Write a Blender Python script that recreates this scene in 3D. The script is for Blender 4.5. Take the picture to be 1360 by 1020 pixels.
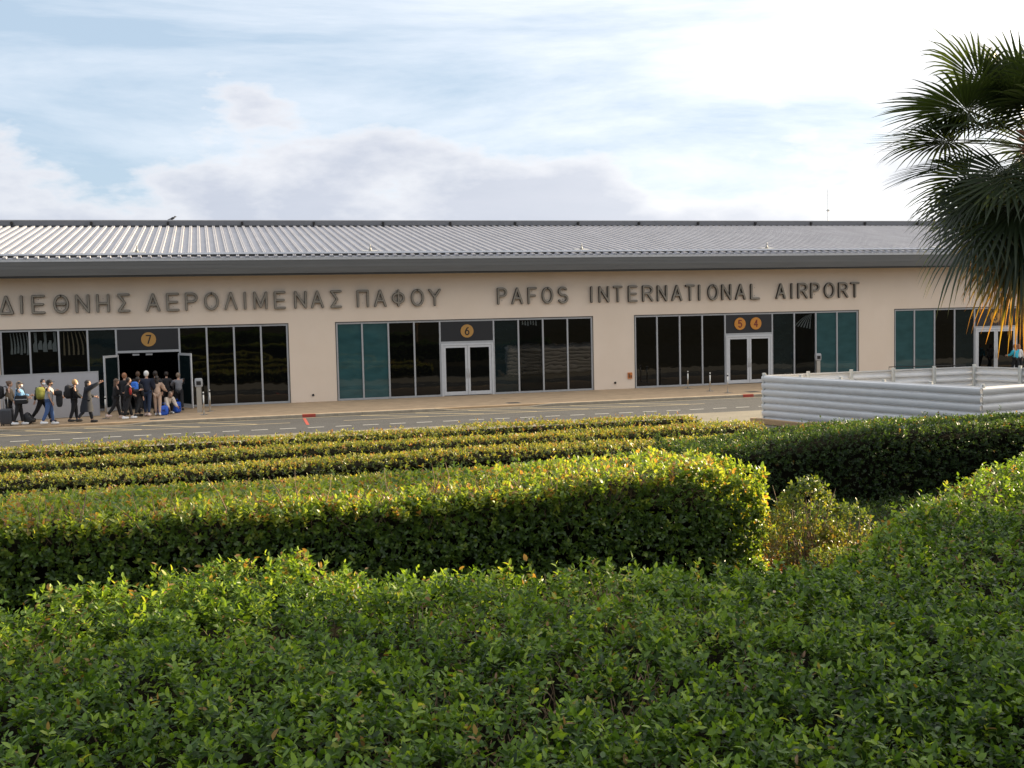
import bpy, math, random
import numpy as np
from mathutils import Vector, Matrix
R_ = math.radians
random.seed(7)
rng = np.random.default_rng(7)
scene = bpy.context.scene
for o in list(bpy.data.objects):
    bpy.data.objects.remove(o)

# ------------------------------------------------------------------ camera
# world axes: X along the terminal front, Y away from the camera, Z up; pavement at Z = 0
cam_data = bpy.data.cameras.new('camera')
cam = bpy.data.objects.new('camera', cam_data)
scene.collection.objects.link(cam)
scene.camera = cam
cam_data.sensor_fit = 'HORIZONTAL'
cam_data.sensor_width = 36.0
cam_data.lens = 36.0 * 1470.0 / 1360.0
cam_data.clip_start = 0.05
cam_data.clip_end = 6000
_f = Vector((0.26613913, 0.96177769, -0.06444875)).normalized()
_r = Vector((0.96317018, -0.26799525, -0.02194895)).normalized()
_u = _r.cross(_f).normalized()
cam.matrix_world = Matrix(((_r.x, _u.x, -_f.x, 0.0), (_r.y, _u.y, -_f.y, 0.0), (_r.z, _u.z, -_f.z, 3.85), (0, 0, 0, 1)))

# ------------------------------------------------------------------ sun and sky
SUN_EL, SUN_AZ = R_(15.5), R_(12.0)          # azimuth measured from +X towards +Y
sdir = Vector((math.cos(SUN_EL) * math.cos(SUN_AZ), math.cos(SUN_EL) * math.sin(SUN_AZ), math.sin(SUN_EL)))
sun_data = bpy.data.lights.new('sun', 'SUN')
sun_data.energy = 5.0
sun_data.angle = R_(0.6)
sun_data.color = (1.0, 0.80, 0.52)
sun = bpy.data.objects.new('sun', sun_data)
scene.collection.objects.link(sun)
sun.rotation_euler = sdir.to_track_quat('Z', 'Y').to_euler()
sun.location = (60, 20, 40)

world = bpy.data.worlds.new('World')
scene.world = world
world.use_nodes = True
wt = world.node_tree
for n in list(wt.nodes):
    wt.nodes.remove(n)


def N(t, kind, **kw):
    n = t.nodes.new(kind)
    for k, v in kw.items():
        if k.startswith('i_'):
            n.inputs[k[2:].replace('_', ' ')].default_value = v
        else:
            setattr(n, k, v)
    return n


def L(t, a, b):
    t.links.new(a, b)


def M(t, op, a, b=None, c=None, clamp=False):
    n = t.nodes.new('ShaderNodeMath')
    n.operation = op
    n.use_clamp = clamp
    for i, v in enumerate((a, b, c)):
        if v is None:
            continue
        if isinstance(v, (int, float)):
            n.inputs[i].default_value = v
        else:
            t.links.new(v, n.inputs[i])
    return n.outputs[0]


def ramp(t, src, stops, interp='LINEAR'):
    n = t.nodes.new('ShaderNodeValToRGB')
    n.color_ramp.interpolation = interp
    el = n.color_ramp.elements
    while len(el) < len(stops):
        el.new(0.5)
    for e, (p, c) in zip(el, stops):
        e.position = p
        e.color = (c[0], c[1], c[2], 1) if not isinstance(c, (int, float)) else (c, c, c, 1)
    t.links.new(src, n.inputs[0])
    return n.outputs[0]


def mixc(t, fac, a, b, mode='MIX'):
    n = t.nodes.new('ShaderNodeMix')
    n.data_type = 'RGBA'
    n.blend_type = mode
    for sock, v in ((n.inputs[0], fac), (n.inputs[6], a), (n.inputs[7], b)):
        if isinstance(v, (int, float)):
            sock.default_value = v
        elif isinstance(v, tuple):
            sock.default_value = (v[0], v[1], v[2], 1)
        else:
            t.links.new(v, sock)
    return n.outputs[2]


sky = N(wt, 'ShaderNodeTexSky', sky_type='NISHITA', sun_disc=False, sun_elevation=SUN_EL,
        sun_rotation=math.pi / 2 - SUN_AZ, air_density=1.0, dust_density=1.2, ozone_density=2.0, altitude=10)
tc = N(wt, 'ShaderNodeTexCoord')
sep = N(wt, 'ShaderNodeSeparateXYZ')
L(wt, tc.outputs['Generated'], sep.inputs[0])
sx, sy, sz = sep.outputs
hor = M(wt, 'SQRT', M(wt, 'ADD', M(wt, 'MULTIPLY', sx, sx), M(wt, 'MULTIPLY', sy, sy)))
el = M(wt, 'DIVIDE', sz, M(wt, 'MAXIMUM', hor, 0.02))
elc = M(wt, 'MINIMUM', M(wt, 'MAXIMUM', el, 0.0), 3.0)
az = M(wt, 'ARCTAN2', sx, sy)
cmb = N(wt, 'ShaderNodeCombineXYZ')
L(wt, M(wt, 'MULTIPLY', az, 1.0), cmb.inputs[0])
L(wt, M(wt, 'MULTIPLY', elc, 2.2), cmb.inputs[1])
# cumulus bank standing above the horizon
nb = N(wt, 'ShaderNodeTexNoise', i_Scale=3.4, i_Detail=6.0, i_Roughness=0.5)
L(wt, cmb.outputs[0], nb.inputs['Vector'])
nb2 = N(wt, 'ShaderNodeTexNoise', i_Scale=15.0, i_Detail=7.0, i_Roughness=0.62)
L(wt, cmb.outputs[0], nb2.inputs['Vector'])
top = M(wt, 'ADD', M(wt, 'ADD', M(wt, 'MULTIPLY', nb.outputs[0], 0.62), M(wt, 'MULTIPLY', nb2.outputs[0], 0.10)), -0.205)
cum = M(wt, 'MULTIPLY', M(wt, 'SUBTRACT', top, elc), 38.0, clamp=True)
shade = M(wt, 'MULTIPLY', M(wt, 'SUBTRACT', top, elc), 14.0, clamp=True)
# thin high cloud, streaked sideways
cmb2 = N(wt, 'ShaderNodeCombineXYZ')
L(wt, M(wt, 'MULTIPLY', az, 1.0), cmb2.inputs[0])
L(wt, M(wt, 'ADD', M(wt, 'MULTIPLY', elc, 5.0), M(wt, 'MULTIPLY', az, 0.12)), cmb2.inputs[1])
nc = N(wt, 'ShaderNodeTexNoise', i_Scale=1.9, i_Detail=12.0, i_Roughness=0.62, i_Distortion=0.35)
L(wt, cmb2.outputs[0], nc.inputs['Vector'])
# angle to the sun: cloud cover and glare grow towards it
dp = N(wt, 'ShaderNodeVectorMath', operation='DOT_PRODUCT')
L(wt, tc.outputs['Generated'], dp.inputs[0])
dp.inputs[1].default_value = sdir
sund = M(wt, 'MAXIMUM', dp.outputs['Value'], 0.0)
hiel = M(wt, 'MULTIPLY', M(wt, 'SUBTRACT', elc, 0.27), 2.2, clamp=True)
cirr = M(wt, 'ADD', M(wt, 'ADD', nc.outputs[0], M(wt, 'MULTIPLY', hiel, 0.36)), M(wt, 'MULTIPLY', sund, 0.42))
cirm = M(wt, 'MULTIPLY', M(wt, 'SUBTRACT', cirr, 0.535), 2.4, clamp=True)
glow = M(wt, 'POWER', sund, 4.0)
nv = N(wt, 'ShaderNodeTexNoise', i_Scale=5.0, i_Detail=8.0, i_Roughness=0.6)
L(wt, cmb.outputs[0], nv.inputs['Vector'])
hi_col = mixc(wt, glow, (4.5, 4.48, 4.6), (11.0, 10.4, 9.4))
lo_body = mixc(wt, nv.outputs[0], (1.85, 2.0, 2.4), (2.55, 2.65, 3.0))
lo_lit = mixc(wt, shade, (3.5, 3.5, 3.6), lo_body)
lo_col = mixc(wt, M(wt, 'MULTIPLY', glow, 0.9), lo_lit, (6.5, 6.3, 5.9))
blue = mixc(wt, 0.88, sky.outputs[0], (1.85, 2.32, 2.85))
c1 = mixc(wt, M(wt, 'MULTIPLY', cirm, 0.88), blue, hi_col)
c2 = mixc(wt, M(wt, 'MULTIPLY', cum, 0.85), c1, lo_col)
bg = N(wt, 'ShaderNodeBackground')
bg.inputs['Strength'].default_value = 0.10
L(wt, c2, bg.inputs['Color'])
wo = N(wt, 'ShaderNodeOutputWorld')
L(wt, bg.outputs[0], wo.inputs[0])

scene.view_settings.view_transform = 'Standard'
scene.view_settings.look = 'None'
scene.view_settings.gamma = 1.0
scene.view_settings.use_curve_mapping = False
scene.view_settings.exposure = 1.5
scene.render.engine = 'CYCLES'
scene.cycles.max_bounces = 6
scene.cycles.diffuse_bounces = 3
scene.cycles.glossy_bounces = 3
scene.cycles.transmission_bounces = 3
scene.cycles.transparent_max_bounces = 6

# ------------------------------------------------------------------ materials
MATS = {}


def mat(name, col, rough=0.6, metal=0.0, spec=0.5, noise=0.0, nscale=8.0, bump=0.0, bscale=40.0, col2=None, stretch=None, coat=0.0):
    if name in MATS:
        return MATS[name]
    m = bpy.data.materials.new(name)
    m.use_nodes = True
    t = m.node_tree
    p = t.nodes['Principled BSDF']
    p.inputs['Base Color'].default_value = (*col, 1)
    p.inputs['Roughness'].default_value = rough
    p.inputs['Metallic'].default_value = metal
    p.inputs['Specular IOR Level'].default_value = spec
    p.inputs['Coat Weight'].default_value = coat
    co = N(t, 'ShaderNodeTexCoord')
    g = N(t, 'ShaderNodeNewGeometry')
    vec = g.outputs['Position']
    if stretch:
        mp = N(t, 'ShaderNodeMapping')
        mp.inputs['Scale'].default_value = stretch
        L(t, vec, mp.inputs[0])
        vec = mp.outputs[0]
    if noise > 0 or col2:
        n1 = N(t, 'ShaderNodeTexNoise', i_Scale=nscale, i_Detail=8.0, i_Roughness=0.65)
        L(t, vec, n1.inputs['Vector'])
        c2_ = col2 or tuple(c * (1 - noise) for c in col)
        c1_ = col if col2 else tuple(min(1, c * (1 + noise)) for c in col)
        out = ramp(t, n1.outputs[0], [(0.32, c2_), (0.68, c1_)])
        L(t, out, p.inputs['Base Color'])
        rr = M(t, 'ADD', M(t, 'MULTIPLY', n1.outputs[0], 0.15), rough - 0.07)
        L(t, rr, p.inputs['Roughness'])
    if bump > 0:
        n2 = N(t, 'ShaderNodeTexNoise', i_Scale=bscale, i_Detail=6.0, i_Roughness=0.6)
        L(t, vec, n2.inputs['Vector'])
        b = N(t, 'ShaderNodeBump', i_Strength=bump, i_Distance=0.02)
        L(t, n2.outputs[0], b.inputs['Height'])
        L(t, b.outputs[0], p.inputs['Normal'])
    MATS[name] = m
    return m


def glass_mat(name, col, tr=0.0):
    m = mat(name, col, rough=0.02, spec=0.42)
    t = m.node_tree
    p = t.nodes['Principled BSDF']
    p.inputs['IOR'].default_value = 1.52
    g = N(t, 'ShaderNodeNewGeometry')
    n2 = N(t, 'ShaderNodeTexNoise', i_Scale=0.9, i_Detail=2.0)
    L(t, g.outputs['Position'], n2.inputs['Vector'])
    b = N(t, 'ShaderNodeBump', i_Strength=0.35, i_Distance=0.012)
    L(t, n2.outputs[0], b.inputs['Height'])
    L(t, b.outputs[0], p.inputs['Normal'])
    n3 = N(t, 'ShaderNodeTexNoise', i_Scale=1.4, i_Detail=6.0)
    mp = N(t, 'ShaderNodeMapping')
    mp.inputs['Scale'].default_value = (1.0, 1.0, 2.2)
    L(t, g.outputs['Position'], mp.inputs[0])
    L(t, mp.outputs[0], n3.inputs['Vector'])
    L(t, ramp(t, n3.outputs[0], [(0.3, tuple(c * 0.82 for c in col)), (0.7, tuple(c * 1.15 for c in col))]), p.inputs['Base Color'])
    return m


# painted render wall, weather streaks running down it
def wall_material():
    m = mat('render_wall', (0.56, 0.46, 0.39), rough=0.85, bump=0.15, bscale=60)
    t = m.node_tree
    p = t.nodes['Principled BSDF']
    g = N(t, 'ShaderNodeNewGeometry')
    mp = N(t, 'ShaderNodeMapping')
    mp.inputs['Scale'].default_value = (0.9, 1.0, 0.35)
    L(t, g.outputs['Position'], mp.inputs[0])
    n1 = N(t, 'ShaderNodeTexNoise', i_Scale=1.3, i_Detail=8.0, i_Roughness=0.6)
    L(t, mp.outputs[0], n1.inputs['Vector'])
    n2 = N(t, 'ShaderNodeTexNoise', i_Scale=0.5, i_Detail=5.0)
    L(t, g.outputs['Position'], n2.inputs['Vector'])
    a = ramp(t, n1.outputs[0], [(0.3, (0.765, 0.63, 0.50)), (0.7, (0.785, 0.65, 0.52))])
    b = ramp(t, n2.outputs[0], [(0.3, (0.94, 0.93, 0.91)), (0.7, (1.0, 1.0, 1.0))])
    L(t, mixc(t, 1.0, a, b, 'MULTIPLY'), p.inputs['Base Color'])
    return m


wall_m = wall_material()
fascia_m = mat('fascia_metal', (0.115, 0.112, 0.105), rough=0.5, noise=0.10, nscale=1.5, stretch=(0.3, 1, 6))
dark_trim = mat('dark_trim', (0.035, 0.033, 0.03), rough=0.6, noise=0.1)
alu = mat('aluminium_frame', (0.40, 0.40, 0.40), rough=0.42, metal=0.35, noise=0.06, nscale=6)
white_alu = mat('pale_door_frame', (0.55, 0.55, 0.55), rough=0.4, metal=0.2, noise=0.05)
steel = mat('brushed_steel', (0.55, 0.52, 0.47), rough=0.3, metal=0.9, noise=0.08, nscale=30)
roof_m = mat('zinc_roof', (0.33, 0.33, 0.355), rough=0.52, metal=0.0, spec=0.2, noise=0.10, nscale=1.1, stretch=(1, 0.4, 1))
ridge_m = mat('ridge_cap_metal', (0.15, 0.15, 0.158), rough=0.5, metal=0.2, noise=0.08, nscale=2)
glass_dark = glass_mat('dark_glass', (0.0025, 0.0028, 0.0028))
glass_teal = glass_mat('teal_glass', (0.030, 0.080, 0.084))
glass_mid = glass_mat('smoky_glass', (0.008, 0.014, 0.015))
sign_panel = mat('charcoal_panel', (0.010, 0.0095, 0.0105), rough=0.45, noise=0.1)
disc_orange = mat('amber_disc', (0.55, 0.22, 0.025), rough=0.5)
disc_ochre = mat('ochre_disc', (0.42, 0.22, 0.05), rough=0.5)
digit_black = mat('black_numeral', (0.012, 0.009, 0.008), rough=0.5)
digit_red = mat('dark_red_numeral', (0.16, 0.012, 0.008), rough=0.5)
letter_side = mat('letter_return', (0.040, 0.033, 0.026), rough=0.6)
letter_face = mat('letter_face', (0.26, 0.225, 0.175), rough=0.5)
asphalt = mat('asphalt', (0.050, 0.051, 0.053), rough=0.9, noise=0.24, nscale=2.4, stretch=(0.18, 1.3, 1), bump=0.5, bscale=120)
concrete = mat('concrete_lane', (0.185, 0.165, 0.125), rough=0.9, noise=0.14, nscale=1.2, bump=0.3, bscale=70)
paving = mat('pavement_ochre', (0.41, 0.29, 0.175), rough=0.88, noise=0.16, nscale=1.6, bump=0.3, bscale=50)
kerb_m = mat('kerb_concrete', (0.32, 0.27, 0.20), rough=0.9, noise=0.18, nscale=4, bump=0.3)
paint_white = mat('white_road_paint', (0.42, 0.42, 0.39), rough=0.8, noise=0.12, nscale=14)
paint_yellow = mat('yellow_road_paint', (0.40, 0.33, 0.19), rough=0.8, noise=0.16, nscale=6)
paint_red = mat('red_kerb_paint', (0.36, 0.055, 0.035), rough=0.8, noise=0.2, nscale=8)
soil = mat('soil', (0.050, 0.040, 0.022), rough=0.95, col2=(0.022, 0.022, 0.010), nscale=3, bump=0.8, bscale=25, spec=0.05)
fence_m = mat('white_fence_board', (0.64, 0.63, 0.62), rough=0.42, noise=0.06, nscale=2, stretch=(1, 1, 3))
fence_post_m = mat('fence_post', (0.55, 0.55, 0.52), rough=0.5, noise=0.08)
timber = mat('timber_plank', (0.42, 0.27, 0.14), rough=0.8, noise=0.25, nscale=6, stretch=(1, 1, 8))
hoard_m = mat('grey_hoarding', (0.36, 0.355, 0.37), rough=0.6, noise=0.04, nscale=1.5)
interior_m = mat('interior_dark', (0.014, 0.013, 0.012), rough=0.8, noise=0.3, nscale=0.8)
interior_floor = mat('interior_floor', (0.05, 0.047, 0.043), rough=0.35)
lamp_grey = mat('lamp_housing', (0.35, 0.35, 0.35), rough=0.5)
vent_dark = mat('vent_dark', (0.015, 0.013, 0.012), rough=0.7)
orange_box = mat('orange_box', (0.55, 0.17, 0.03), rough=0.5, noise=0.25, nscale=30)

# ------------------------------------------------------------------ mesh tools
C = scene.collection


class MB:
    def __init__(s):
        s.v, s.f, s.m, s.sm = [], [], [], []

    def add(s, vs, fs, mi=0, smooth=False):
        b = len(s.v)
        s.v += [tuple(v) for v in vs]
        for f in fs:
            s.f.append(tuple(b + i for i in f))
            s.m.append(mi)
            s.sm.append(smooth)
        return s

    def box(s, x0, x1, y0, y1, z0, z1, mi=0, rot=None, piv=None):
        vs = [Vector((x, y, z)) for x in (x0, x1) for y in (y0, y1) for z in (z0, z1)]
        if rot is not None:
            pv = Vector(piv or (0, 0, 0))
            vs = [rot @ (v - pv) + pv for v in vs]
        return s.add(vs, [(0, 1, 3, 2), (4, 6, 7, 5), (0, 4, 5, 1), (2, 3, 7, 6), (0, 2, 6, 4), (1, 5, 7, 3)], mi)

    def beam(s, a, b, w, h, mi=0, up=(0, 0, 1)):
        a, b = Vector(a), Vector(b)
        d = (b - a).normalized()
        sd = d.cross(Vector(up)).normalized() * (w / 2)
        u = sd.cross(d).normalized() * (h / 2)
        vs = [p + i * sd + j * u for p in (a, b) for i in (-1, 1) for j in (-1, 1)]
        return s.add(vs, [(0, 1, 3, 2), (4, 6, 7, 5), (0, 4, 5, 1), (2, 3, 7, 6), (0, 2, 6, 4), (1, 5, 7, 3)], mi)

    def tube(s, pts, r, n=8, mi=0, smooth=True, caps=True):
        pts = [Vector(p) for p in pts]
        rs = r if isinstance(r, (list, tuple)) else [r] * len(pts)
        vs = []
        u = None
        for i, p in enumerate(pts):
            d = (pts[min(i + 1, len(pts) - 1)] - pts[max(i - 1, 0)]).normalized()
            if u is None:
                u = d.cross(Vector((0.13, 0.31, 0.94)))
                if u.length < 1e-3:
                    u = d.cross(Vector((1, 0, 0)))
            u = (u - d * u.dot(d)).normalized()
            w = d.cross(u)
            for k in range(n):
                a = 2 * math.pi * k / n
                vs.append(p + (u * math.cos(a) + w * math.sin(a)) * rs[i])
        fs = []
        for i in range(len(pts) - 1):
            for k in range(n):
                k2 = (k + 1) % n
                fs.append((i * n + k, i * n + k2, (i + 1) * n + k2, (i + 1) * n + k))
        s.add(vs, fs, mi, smooth)
        if caps:
            b = len(s.v) - len(vs)
            s.f.append(tuple(b + k for k in reversed(range(n)))); s.m.append(mi); s.sm.append(False)
            s.f.append(tuple(b + (len(pts) - 1) * n + k for k in range(n))); s.m.append(mi); s.sm.append(False)
        return s

    def ell(s, c, r, e=1.0, nu=12, nv=8, mi=0, rot=None, v0=0.0, v1=1.0):
        """superellipsoid; e<1 gives rounded boxes"""
        c = Vector(c)

        def pw(x):
            return math.copysign(abs(x) ** e, x)
        vs = []
        for j in range(nv + 1):
            ph = -math.pi / 2 + math.pi * (v0 + (v1 - v0) * j / nv)
            for i in range(nu):
                th = 2 * math.pi * i / nu
                p = Vector((r[0] * pw(math.cos(ph)) * pw(math.cos(th)), r[1] * pw(math.cos(ph)) * pw(math.sin(th)), r[2] * pw(math.sin(ph))))
                if rot is not None:
                    p = rot @ p
                vs.append(c + p)
        fs = []
        for j in range(nv):
            for i in range(nu):
                i2 = (i + 1) % nu
                fs.append((j * nu + i, j * nu + i2, (j + 1) * nu + i2, (j + 1) * nu + i))
        return s.add(vs, fs, mi, True)

    def prism(s, poly, axis, a, b, mi=0):
        """poly: 2D points; axis 'x'|'y'|'z' extruded a..b"""
        n = len(poly)

        def P(p, t):
            return {'x': (t, p[0], p[1]), 'y': (p[0], t, p[1]), 'z': (p[0], p[1], t)}[axis]
        vs = [P(p, a) for p in poly] + [P(p, b) for p in poly]
        fs = [tuple(range(n)), tuple(reversed(range(n, 2 * n)))]
        fs += [(i, i + n, (i + 1) % n + n, (i + 1) % n) for i in range(n)]
        return s.add(vs, fs, mi)

    def mesh(s, name, mats, off=(0, 0, 0)):
        me = bpy.data.meshes.new(name)
        o = Vector(off)
        me.from_pydata([Vector(v) - o for v in s.v], [], s.f)
        for m in (mats if isinstance(mats, (list, tuple)) else [mats]):
            me.materials.append(m)
        me.polygons.foreach_set('material_index', s.m)
        me.polygons.foreach_set('use_smooth', s.sm)
        me.update()
        return me

    def build(s, name, mats, parent=None, off=None):
        """off: world origin of the root this part belongs to"""
        if off is None:
            off = (0, 0, 0)
        return link(name, s.mesh(name, mats, off), parent)


def link(name, me, parent=None, loc=(0, 0, 0), rot=(0, 0, 0)):
    o = bpy.data.objects.new(name, me)
    C.objects.link(o)
    o.location = loc
    o.rotation_euler = rot
    if parent:
        o.parent = parent
    return o


def empty(name, loc=(0, 0, 0), rz=0.0):
    o = bpy.data.objects.new(name, None)
    o.empty_display_size = 0.3
    C.objects.link(o)
    o.location = loc
    o.rotation_euler = (0, 0, rz)
    return o


def tag(o, label=None, cat=None, group=None, kind=None):
    if label:
        o['label'] = label
    if cat:
        o['category'] = cat
    if group:
        o['group'] = group
    if kind:
        o['kind'] = kind
    return o


def children(o):
    return [c for c in CH.get(o.name, [])]


def copy_tree(root, loc=None, rz=None, label=None):
    kids = {}
    for o in C.objects:
        if o.parent:
            kids.setdefault(o.parent.name, []).append(o)

    def rec(o, parent):
        c = o.copy()
        C.objects.link(c)
        c.parent = parent
        for ch in kids.get(o.name, []):
            rec(ch, c)
        return c
    c = rec(root, None)
    if loc is not None:
        c.location = loc
    if rz is not None:
        c.rotation_euler = (0, 0, rz)
    if label:
        c['label'] = label
    return c


def struct(name, mb, m, **kw):
    o = mb.build(name, m)
    o['kind'] = 'structure'
    return o


# ------------------------------------------------------------------ ground
PROF = [(-1500, 6.0), (-150, 3.0), (-40, 2.4), (0, 2.2), (3, 2.05), (5.0, 1.75), (6.5, 1.1), (9.0, 0.45), (12, 0.33), (17, 0.30), (20, 0.34), (23, 0.30),
        (26, 0.18), (30, 0.0), (32.0, -0.12), (33.0, -0.16), (38, -0.17), (120, -0.18), (2500, -0.2)]


def gz(y):
    ys = [p[0] for p in PROF]
    return float(np.interp(y, ys, [p[1] for p in PROF]))


ysg = sorted(set([p[0] for p in PROF] + [1, 2, 4, 5, 7.5, 9, 12.5, 16, 20, 24, 28, 31, 32.5]))
xsg = [-1500, -300, -60, -25, -12, -6, 0, 6, 12, 18, 24, 40, 80, 300, 1500]
g = MB()
g.add([(x, y, gz(y)) for y in ysg for x in xsg],
      [(j * len(xsg) + i, j * len(xsg) + i + 1, (j + 1) * len(xsg) + i + 1, (j + 1) * len(xsg) + i) for j in range(len(ysg) - 1) for i in range(len(xsg) - 1)], 0, True)
struct('ground', g, soil)

XL, XR = -60.0, 110.0
road = MB()
road.box(XL, XR, 38.4, 44.30, -0.155, -0.12)
road_o = struct('road', road, asphalt)
lane = MB()
lane.box(XL, XR, 32.6, 38.398, -0.155, -0.117)
struct('concrete_lane', lane, concrete)
pv = MB()
pv.box(XL, XR, 44.43, 50.70, -0.16, 0.0)
pave_o = struct('pavement', pv, paving)
# kerb stones, one metre each; dropped where the hatched crossings are
kme = {}


def kerb_mesh(h0, h1, m):
    mb = MB()
    c = 0.02
    vs = []
    for x, h in ((0.004, h0), (0.996, h1)):
        vs += [(x, 44.305, -0.15), (x, 44.305, h - c), (x, 44.305 + c, h), (x, 44.427, h), (x, 44.427, -0.15)]
    fs = [(0, 1, 2, 3, 4), (9, 8, 7, 6, 5)] + [(i, i + 5, (i + 1) % 5 + 5, (i + 1) % 5) for i in range(5)]
    mb.add(vs, fs)
    return mb.mesh('kerb_stone', m)


drop = lambda x: (-7.5 < x < -2.5) or (9.0 < x < 13.5)
for i in range(-22, 48):
    h0 = -0.085 if drop(i) else 0.004
    h1 = -0.085 if drop(i + 1) else 0.004
    m_ = kerb_m
    key = (h0, h1, m_.name)
    if key not in kme:
        kme[key] = kerb_mesh(h0, h1, m_)
    o = link('kerb_stone', kme[key], pave_o, (i + (0.35 if False else 0), 0, 0))
for a, b in ((XL, -22), (48, XR)):
    MB().box(a, b, 44.305, 44.427, -0.15, 0.004).build('kerb_run', kerb_m, pave_o)
# painted markings
dme = MB().box(0, 0.58, -0.055, 0.055, -0.119, -0.1165).mesh('lane_dash', paint_white)
k = 0
for i in range(-24, 42):
    link('lane_dash', dme, road_o, (-6.44 + i * 0.99, 40.28 - i * 0.012, 0))
mk = MB().box(-14, 3.0, 42.28, 42.36, -0.119, -0.1167).build('edge_line', paint_yellow, road_o)
mk = MB().box(5.0, 20.0, 42.18, 42.26, -0.119, -0.1167).build('edge_line', paint_yellow, road_o)
mk = MB().box(-14, 24.0, 44.05, 44.12, -0.119, -0.1167).build('edge_line', paint_yellow, road_o)


def stripe(x0, y0, x1, y1, w, z0=-0.119, z1=-0.1163):
    d = Vector((x1 - x0, y1 - y0, 0)).normalized()
    n = Vector((-d.y, d.x, 0)) * w / 2
    p = [Vector((x0, y0, 0)) - n, Vector((x1, y1, 0)) - n, Vector((x1, y1, 0)) + n, Vector((x0, y0, 0)) + n]
    return MB().prism([(q.x, q.y) for q in p], 'z', z0, z1)


for i in range(-4, 4):
    stripe(-6.5 + 2.05 * i, 44.02, -4.4 + 2.05 * i, 42.38, 0.11).build('hatch_line', paint_yellow, road_o)
for i in range(0, 6):
    stripe(5.9 + 2.2 * i, 44.02, 8.3 + 2.2 * i, 42.28, 0.11).build('hatch_line', paint_yellow, road_o)
for a_, b_ in ((3.62, 4.14), (22.85, 23.36)):
    MB().box(a_, b_, 44.295, 44.304, -.115, .006).box(a_, b_, 44.304, 44.42, .0045, .0075).build('red_kerb_paint', paint_red, pave_o)
stripe(3.66, 43.95, 3.56, 41.2, 0.11).build('red_mark', paint_red, road_o)
stripe(20.0, 35.3, 16.2, 33.0, 0.12, -0.116, -0.113).build('worn_line', paint_yellow, road_o)

for x_, y_ in ((24.0, 45.6), (-1.9, 45.2), (12.6, 45.4)):
    dm = MB().box(x_ - .3, x_ + .3, y_ - .3, y_ + .3, 0.0005, .004).box(x_ - .26, x_ + .26, y_ - .26, y_ + .26, .0042, .006, 1)
    dm.build('manhole_cover', [kerb_m, mat('iron_cover', (.07, .06, .05), rough=.8, noise=.2)], pave_o)

# ------------------------------------------------------------------ terminal building
FY = 50.7
BO = (14.0, 50.7, 0.0)
bld = empty('terminal_building', BO)
tag(bld, 'long beige airport terminal with ribbed metal roof and dark glazed entrances', 'building')
GROUPS = {
    'far_left': [-22.9, -21.7, -20.5, -19.3, -18.1, -15.5, -14.3, -13.1, -11.9, -10.7],
    'seven': [-8.30, -7.14, -6.0, -4.84, -3.68, -1.06, 0.10, 1.27, 2.44, 3.63],
    'six': [5.78, 6.97, 8.18, 9.38, 10.60, 13.19, 14.41, 15.63, 16.87, 18.14],
    'five': [20.33, 21.52, 22.73, 23.95, 25.20, 27.83, 29.08, 30.32, 31.55, 32.78],
    'three': [34.95, 36.17, 37.41, 38.65, 39.90, 42.60, 43.85, 45.1, 46.35, 47.6],
    'far_right': [49.8, 51.0, 52.2, 53.4, 54.6, 57.2, 58.4, 59.6, 60.8, 62.0]}
WH = 3.56
X0, X1 = -26.0, 66.0
w = MB()
w.box(X0, X1, FY, FY + 0.30, WH, 6.30)
px = X0
for nm, xs in GROUPS.items():
    w.box(px, xs[0], FY, FY + 0.30, -0.05, WH)
    px = xs[-1]
w.box(px, X1, FY, FY + 0.30, -0.05, WH)
w.build('wall', wall_m, bld, BO)
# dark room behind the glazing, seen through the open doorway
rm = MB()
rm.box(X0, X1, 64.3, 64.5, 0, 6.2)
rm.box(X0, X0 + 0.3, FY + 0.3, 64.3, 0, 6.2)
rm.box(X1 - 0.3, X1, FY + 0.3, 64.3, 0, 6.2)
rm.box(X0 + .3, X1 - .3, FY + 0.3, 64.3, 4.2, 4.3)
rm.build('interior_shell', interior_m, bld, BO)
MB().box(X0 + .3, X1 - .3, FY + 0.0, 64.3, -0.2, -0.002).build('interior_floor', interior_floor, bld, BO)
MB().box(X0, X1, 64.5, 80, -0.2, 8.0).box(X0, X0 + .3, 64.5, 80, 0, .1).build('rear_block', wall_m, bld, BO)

pane_cache = {}


def pane(parent, x0, x1, z0, z1, m, y=FY + 0.085):
    wd, ht = round(x1 - x0, 2), round(z1 - z0, 2)
    key = (wd, ht, m.name)
    if key not in pane_cache:
        pane_cache[key] = MB().box(-wd / 2, wd / 2, -0.006, 0.006, -ht / 2, ht / 2).mesh('pane', m)
    # each pane sits a hair out of true, as real panes do
    return link('pane', pane_cache[key], parent, ((x0 + x1) / 2 - BO[0], y - BO[1], (z0 + z1) / 2 - BO[2]),
                (random.uniform(-.0022, .0022), 0, random.uniform(-.004, .004)))


def handle(parent, x, y, z0, z1, off=BO, m=steel):
    mb = MB()
    mb.tube([(x, y, z0), (x, y - .05, z0), (x, y - .05, z1), (x, y, z1)], 0.013, 6)
    return mb.build('handle', m, parent, off)


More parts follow.
